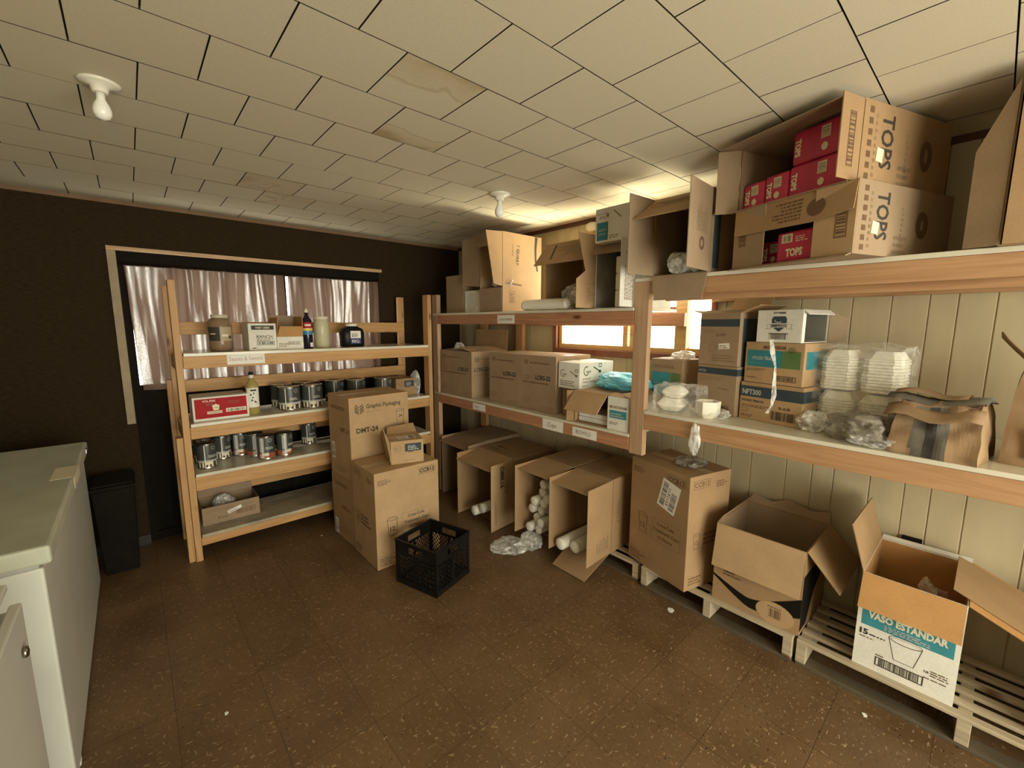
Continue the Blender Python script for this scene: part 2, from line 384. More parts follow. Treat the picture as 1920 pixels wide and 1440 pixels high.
# left and near walls
CRW = plain('cream_wall_paint', (.42, .38, .28), .8)
bm = bmesh.new(); box(bm, (X0-.1, Y0-.1, 0), (X0, Y1+.12, HB)); struct(mesh_obj('wall_left', bm, CRW))
bm = bmesh.new()
for a0, a1, b0, b1 in ((X0, -.60, 0, HB), (2.20, X1, 0, HB), (-.60, 2.20, 2.2, HB)): box(bm, (a0, Y0-.1, b0), (a1 if a1 < X1 else X1+.1, Y0, b1))
struct(mesh_obj('wall_near', bm, CRW))
# right wall: grooved boards as real planks, window opening left out
WY0, WY1, WZ0, WZ1 = 1.20, 2.50, 1.40, 2.13
gro = [-2.2]
y = -2.2
base = [.015, .13, .222, .353, .503, .6, .725, .896]
per = .895
gs = sorted(set([round(b_+per*k, 4) for b_ in base[:-1] for k in range(-3, 6)]))
gs = [Y0]+[g for g in gs if Y0+.02 < g < Y1-.02]+[Y1]
bm = bmesh.new()
def plank(bm, y0, y1, z0, z1):
    e = .004
    if y1-y0 < .012: return
    pr = [(X1, y0), (X1+.004, y0), (X1+.004, y0+.0001)]
    v = [(X1+.006, y0), (X1, y0+e), (X1, y1-e), (X1+.006, y1), (X1+.03, y1), (X1+.03, y0)]
    prism(bm, [(a, b, z0) for a, b in v], (0, 0, z1-z0))
for a, b in zip(gs[:-1], gs[1:]):
    for y0, y1, inside in ((a, min(b, WY0), 0), (max(a, WY0), min(b, WY1), 1), (max(a, WY1), b, 0)):
        if y1 <= y0: continue
        if not inside: plank(bm, y0, y1, 0, H)
        else: plank(bm, y0, y1, 0, WZ0); plank(bm, y0, y1, WZ1, H)
for a0, a1, b0, b1 in ((Y0, WY0, 0, HB), (WY1, Y1, 0, HB), (WY0, WY1, 0, WZ0), (WY0, WY1, WZ1, HB)): box(bm, (X1+.03, a0, b0), (X1+.10, a1, b1))
struct(mesh_obj('wall_right', bm, plain('cream_painted_boards', (.50, .42, .265), .6, var=.10, scale=3, stretch=(1, 3, 1))))
# trims
bm = bmesh.new(); box(bm, (X1-.018, Y0, H-.028), (X1, Y1, H)); struct(mesh_obj('trim_1', bm, plain('dark_red_brown_trim', (.10, .04, .02), .5)))
bm = bmesh.new(); prism(bm, [(X0, Y1, H-.02), (X0, Y1-.02, H), (X0, Y1, H)], (X1-.02-X0, 0, 0)); struct(mesh_obj('trim_2', bm, plain('brown_crown_strip', (.25, .15, .09), .6)))
bm = bmesh.new(); box(bm, (X1-.012, Y0, 0), (X1, Y1, .07)); struct(mesh_obj('baseboard_right', bm, plain('dark_skirting', (.05, .03, .02), .6)))
bm = bmesh.new(); box(bm, (X0, Y1-.012, 0), (DX0, Y1, .07)); box(bm, (DX1, Y1-.012, 0), (X1-.02, Y1, .07)); struct(mesh_obj('baseboard_back', bm, plain('black_skirting', (.02, .014, .01), .6)))

# side window with wooden sashes
win = struct(empty('window_1', (X1, (WY0+WY1)/2, WZ0)))
def wpart(name, rects, mat, x0, x1):
    b_ = bmesh.new()
    for y0, y1, z0, z1 in rects: box(b_, (x0-X1, y0-(WY0+WY1)/2, z0-WZ0), (x1-X1, y1-(WY0+WY1)/2, z1-WZ0))
    return mesh_obj(name, b_, mat, win, bevel=.002)
wpart('window_frame', [(WY0-.03, WY1+.04, WZ0-.05, WZ0), (WY0-.03, WY1+.04, WZ1, WZ1+.05), (WY1, WY1+.04, WZ0, WZ1), (WY0-.03, WY0, WZ0, WZ1)], WINR, X1-.02, X1+.02)
wpart('window_sash', [(1.42, WY1, WZ0, WZ0+.035), (WY1-.035, WY1, WZ0+.035, WZ1-.03), (1.42, WY1, WZ1-.03, WZ1), (1.76, 1.80, WZ0+.035, WZ1-.03), (1.82, 1.86, WZ0+.035, WZ1-.03)], WINW, X1+.015, X1+.05)
wpart('mullion', [(1.36, 1.44, WZ0, WZ1)], WINW, X1-.005, X1+.06)
wpart('window_sash', [(WY0, 1.36, WZ0, WZ0+.04), (WY0, 1.36, WZ1-.03, WZ1)], WINW, X1+.015, X1+.05)
wpart('transom_bar', [(1.44, 1.76, 1.655, 1.715)], WINR, X1+.01, X1+.05)
gm, gt, gb = nt('window_glass'); gb.inputs['Base Color'].default_value = (1, 1, 1, 1); gb.inputs['Roughness'].default_value = .02; gb.inputs['Alpha'].default_value = .08
wpart('window_pane', [(WY0, WY1, WZ0+.02, WZ1-.02)], gm, X1+.068, X1+.072)

# sliding glass door with its dark frame, trim and curtains
dr = struct(empty('door_1', ((DX0+DX1)/2, Y1, 0)))
def dpart(name, rects, mat, y0, y1):
    b_ = bmesh.new()
    for x0, x1, z0, z1 in rects: box(b_, (x0-(DX0+DX1)/2, y0-Y1, z0), (x1-(DX0+DX1)/2, y1-Y1, z1))
    return mesh_obj(name, b_, mat, dr)
dpart('door_frame', [(DX0, DX0+.04, 0, DZ1), (DX1-.07, DX1, 0, DZ1), (DX0+.04, DX1-.07, DZ1-.09, DZ1), (DX0+.04, DX1-.07, 0, .065), (.95, 1.01, .06, DZ1-.09)], BLACKM, Y1+.02, Y1+.08)
dpart('door_panel', [(DX0+.04, .95, .06, 1.16), (1.01, DX1-.07, .06, 1.16)], BLACKM, Y1+.04, Y1+.06)
dpart('door_pane', [(DX0+.04, .95, 1.16, DZ1-.09), (1.01, DX1-.07, 1.16, DZ1-.09)], gm, Y1+.048, Y1+.052)
bm = bmesh.new(); box(bm, (DX0-.05, Y1-.03, DZ1), (DX1+.02, Y1, DZ1+.025)); struct(mesh_obj('trim_3', bm, wood('pale_door_head_trim', (.45, .27, .14), (.60, .40, .22), 0)))
bm = bmesh.new(); box(bm, (DX0-.05, Y1-.022, .90), (DX0-.005, Y1, DZ1)); struct(mesh_obj('trim_4', bm, plain('pale_door_side_trim', (.33, .25, .15), .6)))

def cloth():
    m = bpy.data.materials.new('sheer_brown_cloth'); m.use_nodes = True; t = m.node_tree; t.nodes.clear()
    out = N(t, 'OutputMaterial'); tr = N(t, 'BsdfTranslucent'); tr.inputs[0].default_value = (.040, .0255, .019, 1)
    df = N(t, 'BsdfDiffuse'); df.inputs[0].default_value = (.22, .14, .105, 1); tp = N(t, 'BsdfTransparent')
    tc = N(t, 'TexCoord'); wv = N(t, 'TexNoise', Scale=420, Detail=2); t.links.new(tc.outputs['Object'], wv.inputs['Vector'])
    big = N(t, 'TexNoise', Scale=2.2, Detail=2, Distortion=.3); mp = N(t, 'Mapping'); mp.inputs['Scale'].default_value = (9, 1, .55)
    t.links.new(tc.outputs['Object'], mp.inputs[0]); t.links.new(mp.outputs[0], big.inputs['Vector'])
    lw = N(t, 'LayerWeight', Blend=.5); inv = N(t, 'Math', operation='SUBTRACT'); inv.inputs[0].default_value = 1; t.links.new(lw.outputs['Facing'], inv.inputs[1])
    pw = N(t, 'Math', operation='POWER'); t.links.new(inv.outputs[0], pw.inputs[0]); pw.inputs[1].default_value = 7
    bw = ramp(t, wv.outputs['Fac'], [(.42, (.0,)*3), (.70, (.35,)*3)])
    mu = N(t, 'Math', operation='MULTIPLY'); t.links.new(pw.outputs[0], mu.inputs[0]); t.links.new(bw, mu.inputs[1])
    sk = ramp(t, big.outputs['Fac'], [(.46, (.03,)*3), (.60, (1,)*3)]); mu0 = mu; mu = N(t, 'Math', operation='MULTIPLY'); t.links.new(mu0.outputs[0], mu.inputs[0]); t.links.new(sk, mu.inputs[1])
    m1 = N(t, 'MixShader'); m1.inputs[0].default_value = .6; t.links.new(df.outputs[0], m1.inputs[1]); t.links.new(tr.outputs[0], m1.inputs[2])
    m2 = N(t, 'MixShader'); t.links.new(mu.outputs[0], m2.inputs[0]); t.links.new(m1.outputs[0], m2.inputs[1]); t.links.new(tp.outputs[0], m2.inputs[2])
    t.links.new(m2.outputs[0], out.inputs[0]); return m
CLOTH = cloth()
def curtain(label, x0, x1, z0, z1, seed, lean=0):
    n, mz = int((x1-x0)/.006), 26; bm = bmesh.new(); g = []
    for i in range(n+1):
        row = []
        for j in range(mz+1):
            s, t_ = i/n, j/mz
            x = x0+(x1-x0)*s; z = z1+(z0-z1)*t_
            xs = x*38+1.6*noise.noise(Vector((x*5+seed, t_*1.2, seed)))*2+seed
            y = .013*math.sin(xs)+.007*math.sin(xs*2.3+t_*2)+.008*noise.noise(Vector((x*14, t_*3, seed)))
            row.append(bm.verts.new((x+.012*noise.noise(Vector((x*9, t_*2.4, seed+3)))+lean*t_, Y1-.034+y, z)))
        g.append(row)
    for i in range(n):
        for j in range(mz): bm.faces.new((g[i][j], g[i+1][j], g[i+1][j+1], g[i][j+1])).smooth = True
    # a narrow hem gathers the cloth at the top
    return tag(mesh_obj('curtain', bm, CLOTH), label, 'curtain', 'sheer curtains on the sliding door')
curtain('brown sheer curtain on the left half of the sliding door', .005, .985, 1.13, 1.985, 1.3, .03)
curtain('brown sheer curtain on the right half of the sliding door', 1.015, 1.79, 1.12, 1.985, 6.1)
bm = bmesh.new(); lathe(bm, [(.008, -.02), (.008, 1.80)], 10, (DX0+.02, Y1-.035, 1.992), 'x')
tag(mesh_obj('curtain_rod', bm, BLACKM), 'thin dark rod holding both brown curtains above the sliding door', 'curtain rod')

# black outlet on the board wall
t_ = tag(empty('wall_outlet', (X1, .17, .53)), 'dark electrical outlet low on the cream board wall', 'outlet')
bm = bmesh.new(); box(bm, (-.022, -.036, 0), (0, .036, .055)); mesh_obj('outlet_box', bm, BLACKM, t_, bevel=.003)
bm = bmesh.new()
for k in (-.016, .016): box(bm, (-.025, k-.010, .014), (-.022, k+.010, .042))
mesh_obj('socket_face', bm, BLACKP, t_)
# ceiling lamp holders
def lampholder(label, x, y, tiltx=0, s=1.0):
    t_ = tag(empty('lamp_holder', (x, y, H)), label, 'ceiling light', 'bare bulb ceiling lights')
    bm = bmesh.new(); lathe(bm, [(.066*s, 0), (.068*s, -.004*s), (.058*s, -.011*s), (.030*s, -.018*s), (.026*s, -.034*s), (.022*s, -.040*s)], 32); mesh_obj('porcelain_base', bm, CERAM, t_)
    bm = bmesh.new(); lathe(bm, [(a_*s, b_*s) for a_, b_ in ((.0145, -.040), (.0145, -.062), (.017, -.068), (.026, -.085), (.0305, -.104), (.029, -.120), (.020, -.134), (.006, -.140))], 28); mesh_obj('light_bulb', bm, BULB, t_)
    return t_
lampholder('bare bulb in a porcelain base, on the ceiling above the white chest freezer', -.002, 2.095, s=.84)
lampholder('bare bulb in a porcelain base, on the ceiling near the far corner of the shelves', 1.80, 2.15)
# small clear fitting at the top of the board wall
t_ = tag(empty('junction_fitting', (X1-.03, 2.15, H-.065)), 'small white fitting at the top of the board wall behind the straws carton', 'fitting')
bm = bmesh.new(); lathe(bm, [(.012, -.06), (.030, -.045), (.036, 0), (.030, .03), (.012, .035)], 14, (0, 0, 0), 'y'); mesh_obj('fitting_body', bm, CERAM, t_)
bm = bmesh.new(); lathe(bm, [(.014, -.064), (.014, -.058)], 12, (0, 0, 0), 'y'); mesh_obj('fitting_hole', bm, BLACKM, t_)

# ------------------------------------------------------------------ free-standing shelf unit
SH = tag(empty('wooden_shelf_unit', (1.12, 3.66, 0)), 'free-standing pine shelf unit with four white shelves before the curtained door', 'shelf unit')
def spart(par, name, lo, hi, mat, bevel=.003):
    bm = bmesh.new(); o = par.location; box(bm, [lo[i]-o[i] for i in range(3)], [hi[i]-o[i] for i in range(3)])
    return mesh_obj(name, bm, mat, par, bevel=bevel)
FY = 3.42
for x0, z in ((.197, 1.865), (2.018, 1.855)): spart(SH, 'post', (x0, FY, 0), (x0+.038, FY+.089, z), WOODZ)
for x0, z in ((.190, 1.853), (1.955, 1.85)): spart(SH, 'post', (x0, 3.862, 0), (x0+.060, 3.90, z), WOODZ)
for zt, rh in ((1.408, .078), (.946, .080), (.606, .092), (.182, .055)):
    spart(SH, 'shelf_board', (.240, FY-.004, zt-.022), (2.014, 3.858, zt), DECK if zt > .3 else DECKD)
    spart(SH, 'front_rail', (.236, FY, zt-.022-rh), (2.017, FY+.036, zt-.0225), WOODX)
for zt in (1.608, 1.196, .80, .40): spart(SH, 'rear_rail', (.236, 3.824, zt-.09), (1.993, 3.8615, zt), WOODX)
for zt in (1.384, .922, .58, .158):
    spart(SH, 'side_rail', (.200, FY+.0895, zt-.089), (.235, 3.861, zt), WOODY); spart(SH, 'side_rail', (2.020, FY+.0895, zt-.089), (2.055, 3.861, zt), WOODY)
spart(SH, 'post_block', (.16, FY+.02, 0), (.1965, FY+.10, .86), WOODZ); spart(SH, 'post_block', (.16, 3.86, 0), (.1895, 3.90, 1.20), WOODZ)

# ------------------------------------------------------------------ built-in shelves along the board wall
BS = tag(empty('built_in_shelving', (2.4, 1.5, 0)), 'long built-in pine shelving with white decks along the cream board wall', 'shelving')
SX = 2.118
for y0, z0, z1, m in ((1.272, .856, 1.83, WOODZD), (3.425, 0, 1.86, WOODZD), (-.70, 0, 1.82, WOODZD)): spart(BS, 'post', (SX, y0, z0), (SX+.040, y0+.088, z1), m)
spart(BS, 'post', (2.66, 3.40, 0), (2.70, 3.489, 1.60), WOODZ); spart(BS, 'post', (2.66, 2.86, .97), (2.70, 2.949, 1.60), WOODZ)
# left bay
for zt, nm in ((1.692, 0), (.965, 1)):
    spart(BS, 'shelf_board', (SX-.003, 1.362, zt-.018), (2.70 if nm else 2.60, 3.50, zt), DECK)
    spart(BS, 'front_rail', (SX, 1.362, zt-.018-.078), (SX+.038, 3.424, zt-.0185), WOODR)
    spart(BS, 'rear_rail', (2.70, 1.36, zt-.107), (2.735, 3.5, zt-.0185), WOODR)
# right bay
spart(BS, 'shelf_board', (SX-.003, -.95, 1.830), (2.735, 1.36, 1.849), DECK)
spart(BS, 'front_rail', (SX, -.95, 1.752), (SX+.038, 1.245, 1.8295), WOODY); spart(BS, 'rear_rail', (2.69, -.95, 1.735), (2.73, 1.19, 1.8295), WOODY)
spart(BS, 'rear_rail', (2.16, -.95, 1.722), (2.198, 1.20, 1.79), WOODY)
spart(BS, 'shelf_board', (SX-.003, -.95, 1.100), (2.735, 1.27, 1.119), DECK)
spart(BS, 'front_rail', (SX, -.95, 1.012), (SX+.038, 1.271, 1.0995), WOODY); spart(BS, 'rear_rail', (2.69, -.95, 1.01), (2.73, 1.26, 1.0995), WOODY)

# paper signs tacked to the rails
def sign(label, p, rot, w, h, txts, ink):
    t_ = tag(empty('paper_sign', p, R(rot)), label, 'sign')
    bm = bmesh.new(); box(bm, (-w/2, -.0012, 0), (w/2, 0, h)); mesh_obj('sheet', bm, WHITE, t_)
    P = Print({'f': (Vector((-w/2, -.0012, 0)), Vector((1, 0, 0)), Vector((0, 0, 1)))}).on('f', .0006)
    for s, u, v, wd, hh in txts: P.text(u, v, s, wd, ink, height=hh)
    P.done(t_, 'handwriting'); return t_
PINKI = plain('pale_red_marker', (.55, .30, .28), .6)
sign('white paper sign reading sauces and sweets on the top rail of the pine unit', (.584, FY-.0005, 1.322), 0, .225, .074, [('Sauces & Sweets', .012, .024, .20, .028)], PINKI)
sign('small paper sign under the row of corner cartons on the lower built-in shelf', (SX-.0005, 2.80, .885), -90, .17, .055, [('Lids', .03, .018, .05, .02)], INKF)
sign('white paper sign on the lower built-in rail below the brown sundae spoon carton', (SX-.0005, 1.966, .872), -90, .19, .074, [('Cups', .05, .024, .08, .03)], INKF)
sign('white paper sign nearest the centre post on the lower built-in rail', (SX-.0005, 1.69, .876), -90, .195, .060, [('BOWLS', .03, .018, .12, .026)], INKF)
sign('white paper sign on the upper built-in rail under the torn one quart carton', (SX-.0005, 2.46, 1.602), -90, .195, .062, [('CONTAINERS', .02, .022, .155, .017)], INKF)

# ------------------------------------------------------------------ loose things: builders
def bag(label, loc, size, seed, mat=None, name='plastic_bag', cat='bag', amp=.35, group=None, rot=0, sub=4, flat=True):
    bm = bmesh.new(); bmesh.ops.create_icosphere(bm, subdivisions=sub, radius=1)
    sd = Vector((seed*3.1, seed*1.7, seed))
    for v in bm.verts:
        n = v.co.normalized(); d = 1+amp*(noise.noise(n*1.6+sd)+.55*abs(noise.noise(n*4+sd))+.3*noise.noise(n*9+sd))
        q = n*d; v.co = Vector((q.x*size[0]/2, q.y*size[1]/2, q.z*size[2]/2))
    if flat:
        zb = -size[2]*.42
        for v in bm.verts:
            if v.co.z < zb: v.co.z = zb+(v.co.z-zb)*.05
    lo = min(v.co.z for v in bm.verts)
    for v in bm.verts: v.co.z -= lo
    o = mesh_obj(name, bm, mat or FILM, smooth=False); o.location = loc; o.rotation_euler.z = R(rot)
    return tag(o, label, cat, group)

def can(label, x, y, z, r, h, kind, rot, group):
    t_ = tag(empty('food_can', (x, y, z), R(rot)), label, 'can', group)
    bm = bmesh.new(); pr = [(r*.94, .001), (r, .0), (r, .004), (r*.975, .006)]
    k = 7
    for i in range(k*2+1): pr.append((r*(.975 if i % 2 else .965), .01+(h-.02)*i/(k*2)))
    pr += [(r*.975, h-.006), (r, h-.004), (r, h), (r*.95, h), (r*.94, h-.005), (.001, h-.005)]
    lathe(bm, pr, 32); mesh_obj('tin', bm, CHROME, t_)
    bm = bmesh.new(); rr = random.Random(hash(label) % 999 if False else int(x*1000)); zs = [.010, .045, .052, .060, h*.55, h*.62, h-.012]
    lathe(bm, [(r*.985, q) for q in zs], 32, cap=False, mif=lambda a, b: (1 if (a == 0 and (b*7+a*3) % 5 < 2) else 2 if a == 0 else 3 if a in (1, 2) else 0) if kind == 'dark' else (2 if a == 1 else 3 if b in (20, 21, 22) else 4 if a == 0 else 0))
    mesh_obj('label', bm, [SLATE, CREAM, INK, SIL, REDFOOD], t_)
    P = Print({})
    def cyl(a0, z0, w, hh, m, dz=.0006):
        n = 5; i = P.mi(m)
        for q in range(n):
            a, b = a0+w/r*q/n, a0+w/r*(q+1)/n; rr_ = r*.985+dz
            P.bm.faces.new([P.bm.verts.new((rr_*math.cos(c_), rr_*math.sin(c_), zz)) for c_, zz in ((a, z0), (b, z0), (b, z0+hh), (a, z0+hh))]).material_index = i
    cyl(R(-118), 0.01, .006, h-.02, WHITE); cyl(R(-95), h*.50, .05, .006, SIL); cyl(R(-95), h*.44, .06, .006, SIL); cyl(R(-112), h*.16, .04, .022, CREAM)
    for q in range(8):
        a = 2*math.pi*q/8; cyl(R(-62)+.012/r*math.cos(a), h*.80+.012*math.sin(a), .006, .006, SIL)
    P.done(t_, 'print'); return t_
SLATE = plain('slate_can_label', (.055, .060, .055), .35, var=.1); REDFOOD = plain('food_picture', (.35, .10, .05), .5, var=.5, scale=60)

def sleeve(label, loc, axis, length, r, group=None, cap='round', mat=None):
    """a wrapped stack of cups; the rims make the ridges"""
    pr = []; n = max(4, int(length/.012))
    pr.append((.3*r, -.004)); pr.append((.8*r, 0))
    for i in range(n):
        a = .008+(length-.016)*i/n; pr += [(r, a), (r, a+.004), (r*.93, a+.0055), (r*.93, a+length/n-.003)]
    pr += [(.85*r, length), (.3*r, length+.003)]
    bm = bmesh.new(); lathe(bm, pr, 18, axis=axis); o = mesh_obj('cup_sleeve', bm, mat or FOAM); o.location = loc
    return tag(o, label, 'cup sleeve', group)

def leaf_logo(P, u, v, s, m):
    for k in range(4):
        y = v+s*(.10+.2*k); 
        for sg in (-1, 1):
            x = u+s*.5; a = s*(.46 if k < 3 else .36)
            P.poly([(x+sg*s*.05, y-s*.02), (x+sg*a, y+s*.26), (x+sg*a*.96, y+s*.36), (x+sg*s*.05, y+s*.09)][::sg], m)
def cup_icon(P, u, v, w, h, txt, m):
    P.ring(u+w/2, v+h, w/2, w*.16, m, .003)
    P.poly([(u, v+h), (u+w*.14, v), (u+w*.14+.003, v), (u+.003, v+h)], m); P.poly([(u+w-.003, v+h), (u+w*.86-.003, v), (u+w*.86, v), (u+w, v+h)], m)
    P.rect(u+w*.15, v, w*.7, .003, m)
    if txt: P.text(u+w*.27, v+h*.28, txt, w*.46, m, bold=.02)
def ccb12(P, w, d, h, ink=INK):
    P.on('front'); P.frame(w-.155, h-.075, .13, .048, ink, .002); P.text(w-.148, h-.064, 'CCB12', .115, ink, bold=.035)
    P.lines(.02, h-.085, .09, .04, 3, INKB, 4)
    cup_icon(P, .075, h*.32, .075, .115, '12', ink)
    P.frame(.185, h*.31, .21, .135, INKB, .0015)
    P.text(.225, h*.31+.100, 'Coca-Cola', .125, ink, bold=.02); P.text(.196, h*.31+.060, 'Trademark Cups', .19, ink, bold=.02); P.text(.235, h*.31+.020, '12 Ounce', .105, ink, bold=.02)
    P.frame(.01, .012, .13, .075, INKB, .0015); P.lines(.018, .02, .11, .06, 4, INKB, 8)
    for f, ww in (('left', d), ('right', d)):
        P.on(f); P.frame(.03, h-.075, .13, .048, INKB, .002); P.text(.037, h-.064, 'CCB12', .115, INKB, bold=.01); P.lines(ww-.12, h-.085, .09, .04, 3, INKB, 4)
        cup_icon(P, .05, h*.36, .055, .085, '12', INKB); P.lines(.13, h*.38, .17, .08, 3, INKB, 4)
        P.lines(.03, .03, .12, .05, 3, INKB, 9)

# ---- things on the free-standing unit, top shelf
Z = 1.4085
t_ = tag(empty('plastic_jar', (.472, 3.60, Z)), 'large brown gallon jar with a black and cream label, leftmost on the pine unit', 'jar')
bm = bmesh.new(); lathe(bm, [(.060, 0), (.070, .008), (.071, .06), (.0695, .10), (.071, .16), (.070, .20), (.060, .218), (.046, .226)], 32); mesh_obj('jar_body', bm, JARB, t_)
bm = bmesh.new(); lathe(bm, [(.047, .226), (.050, .229), (.050, .247), (.046, .250)], 32); mesh_obj('lid', bm, plain('off_white_lid', (.60, .56, .44), .45), t_)
def wrap_label(par, r, a0, a1, z0, z1, mat, name='label', n=14):
    bm = bmesh.new()
    for i in range(n):
        a, b = R(a0+(a1-a0)*i/n), R(a0+(a1-a0)*(i+1)/n)
        bm.faces.new([bm.verts.new((r*math.cos(q), r*math.sin(q), zz)) for q, zz in ((a, z0), (b, z0), (b, z1), (a, z1))])
    return mesh_obj(name, bm, mat, par)
wrap_label(t_, .0725, -165, -100, .07, .165, INK); wrap_label(t_, .0725, -100, -35, .07, .165, plain('tan_label', (.42, .33, .22), .5))
wrap_label(t_, .0735, -92, -60, .10, .115, CREAM, 'print'); wrap_label(t_, .0735, -58, -42, .085, .105, INK, 'print'); wrap_label(t_, .0735, -150, -120, .115, .121, CREAM, 'print')

def p_ranch(P, w, d, h):
    P.on('front'); P.rect(.02, h-.045, w-.035, .030, INK); P.text(.045, h-.037, 'WEST CREEK', w-.085, CREAM, height=.013, bold=.02, dz=.0005)
    P.text(.05, h*.45, 'RANCH', .10, INK, bold=.01); P.lines(.05, h*.36, .11, .018, 2, INKF); P.frame(.05, .035, .112, .030, INK, .003); P.bars(.058, .041, .096, .018, INK, 20, 3); P.lines(.02, .012, .03, .012, 1, INK)
carton('white ranch dressing carton with a black band, beside the brown jar', (.622, 3.50, Z), 0, (.178, .24, .190), WHITEC, paint=p_ranch)
def p_tray(P, w, d, h):
    P.on('front'); P.frame(w-.105, .03, .085, .028, INKF, .002); P.bars(w-.098, .035, .07, .018, INKF, 16, 6); P.lines(.01, .02, .075, .03, 3, INKF)
carton('low white carton with raised brown flaps, between the ranch carton and the dark bottle', (.802, 3.50, Z), 0, (.180, .24, .092), WHITEC, 'top', {'front': (.078, 12, [(0, 0), (1, 0), (1, 1), (.1, 1)], KRAFTO), 'back': (.16, -4, None, KRAFT3), 'right': (.15, 2, None, KRAFTO), 'left': (.14, -5, None, KRAFTO)}, paint=p_tray, inner=KRAFT)
t_ = tag(empty('syrup_bottle', (1.022, 3.53, Z)), 'tall dark syrup bottle with a red and blue label, on the pine unit top', 'bottle')
bm = bmesh.new(); lathe(bm, [(.034, 0), (.0375, .006), (.0375, .20), (.034, .215), (.018, .24), (.0135, .25), (.0135, .272)], 28); mesh_obj('bottle_body', bm, DARKSYR, t_)
bm = bmesh.new(); lathe(bm, [(.015, .272), (.015, .290), (.008, .294), (.005, .306)], 16); mesh_obj('cap', bm, CREAM, t_)
wrap_label(t_, .0382, -170, -10, .155, .200, REDP); wrap_label(t_, .0382, -170, -10, .135, .155, plain('yellow_band', (.75, .55, .12), .4)); wrap_label(t_, .0382, -170, -10, .105, .135, plain('sky_blue_band', (.04, .25, .42), .4)); wrap_label(t_, .0384, -80, -35, .012, .045, WHITE)
wrap_label(t_, .0386, -130, -60, .170, .185, CREAM, 'print')
t_ = tag(empty('plastic_jar', (1.150, 3.60, Z)), 'tall pale yellow dressing jar standing behind the dark syrup bottle', 'jar')
bm = bmesh.new(); lathe(bm, [(.052, 0), (.058, .006), (.059, .15), (.058, .200), (.052, .218), (.050, .222)], 32); mesh_obj('jar_body', bm, JARW, t_)
bm = bmesh.new(); lathe(bm, [(.053, .222), (.054, .226), (.054, .243), (.050, .246)], 32); mesh_obj('lid', bm, CREAM, t_)
t_ = tag(empty('plastic_jug', (1.392, 3.60, Z)), 'squat black plastic jug with a white cap and a picture label', 'jug')
bm = bmesh.new()
for i, (zz, sx, sy) in enumerate(((0, .086, .056), (.01, .093, .062), (.11, .095, .064), (.15, .085, .056), (.165, .055, .045))): pass
prof = [(0, .086, .056), (.008, .093, .062), (.11, .095, .064), (.145, .084, .056), (.160, .052, .045), (.168, .044, .040)]
rings = []
for zz, sx, sy in prof:
    ring = []
    for k in range(32):
        a = 2*math.pi*k/32; ca, sa = math.cos(a), math.sin(a); e = .5
        ring.append(bm.verts.new((sx*math.copysign(abs(ca)**e, ca), sy*math.copysign(abs(sa)**e, sa), zz)))
    rings.append(ring)
for q in range(len(rings)-1):
    for k in range(32): bm.faces.new((rings[q][k], rings[q][(k+1) % 32], rings[q+1][(k+1) % 32], rings[q+1][k])).smooth = True
bm.faces.new(rings[0][::-1]); bm.faces.new(rings[-1]); mesh_obj('jug_body', bm, BLACKP, t_)
bm = bmesh.new(); lathe(bm, [(.046, .168), (.047, .171), (.047, .186), (.043, .189)], 28); mesh_obj('cap', bm, WHITE, t_)
P = Print({'f': (Vector((-.055, -.0655, 0)), Vector((1, 0, 0)), Vector((0, 0, 1)))}).on('f', .001)
P.rect(.02, .07, .085, .06, WHITE); P.rect(.02, .025, .085, .045, plain('navy_label', (.02, .03, .16), .4)); P.text(.03, .035, 'BBQ', .06, WHITE, dz=.0006); P.lines(.03, .08, .065, .035, 3, INK, 4, dz=.0006); P.done(t_, 'label')

# second shelf
Z = .9465
def p_red(P, w, d, h):
    P.on('front'); P.rect(.012, .018, w-.024, h-.030, REDP); P.text(.055, h-.035, 'VOL.PAK', .075, CREAM, height=.014, bold=.02, dz=.0005); P.lines(.075, h-.058, .05, .016, 2, INKF, 5, dz=.0005); P.lines(.20, h-.055, .10, .022, 2, INKR, 7, dz=.0005)
    P.poly([(.108, .10), (.128, .112), (.150, .10), (.144, .068), (.114, .068)], CREAM, .0004); P.text(.116, .082, 'TREE', .026, INK, height=.007, dz=.0009)
    P.rect(.078, .045, .085, .018, CREAM, .0004); P.bars(.082, .049, .077, .010, INKR, 16, 4, dz=.0009); P.rect(.185, .048, .12, .026, CREAM, .0004); P.bars(.192, .051, .106, .018, INK, 18, 8, dz=.0009)
carton('wide red and white carton lying at the left end of the second pine shelf', (.262, 3.47, Z), 0, (.322, .22, .162), WHITEC, paint=p_red)
t_ = tag(empty('syrup_bottle', (.622, 3.53, Z)), 'yellow syrup bottle with a dark cap, beside the red carton', 'bottle')
bm = bmesh.new(); lathe(bm, [(.038, 0), (.042, .006), (.042, .085), (.039, .10), (.042, .115), (.042, .205), (.036, .222), (.019, .25), (.0145, .262)], 28); mesh_obj('bottle_body', bm, SYRUP, t_)
bm = bmesh.new(); lathe(bm, [(.0150, .262), (.0155, .287)], 20); mesh_obj('neck_wrap', bm, WHITE, t_)
bm = bmesh.new(); lathe(bm, [(.017, .287), (.017, .302), (.010, .308)], 20); mesh_obj('cap', bm, BLACKP, t_)
wrap_label(t_, .0428, -150, -35, .055, .195, WHITE)
for k, (a, zz) in enumerate(((-120, .14), (-105, .12), (-112, .10), (-95, .15), (-88, .09), (-80, .085))): wrap_label(t_, .0434, a, a+13, zz, zz+.012, GREEN if k % 2 else INK, 'print', 3)
wrap_label(t_, .0434, -115, -65, .172, .184, INK, 'print', 5)
G = 'large grey-labelled food cans on the second shelf'
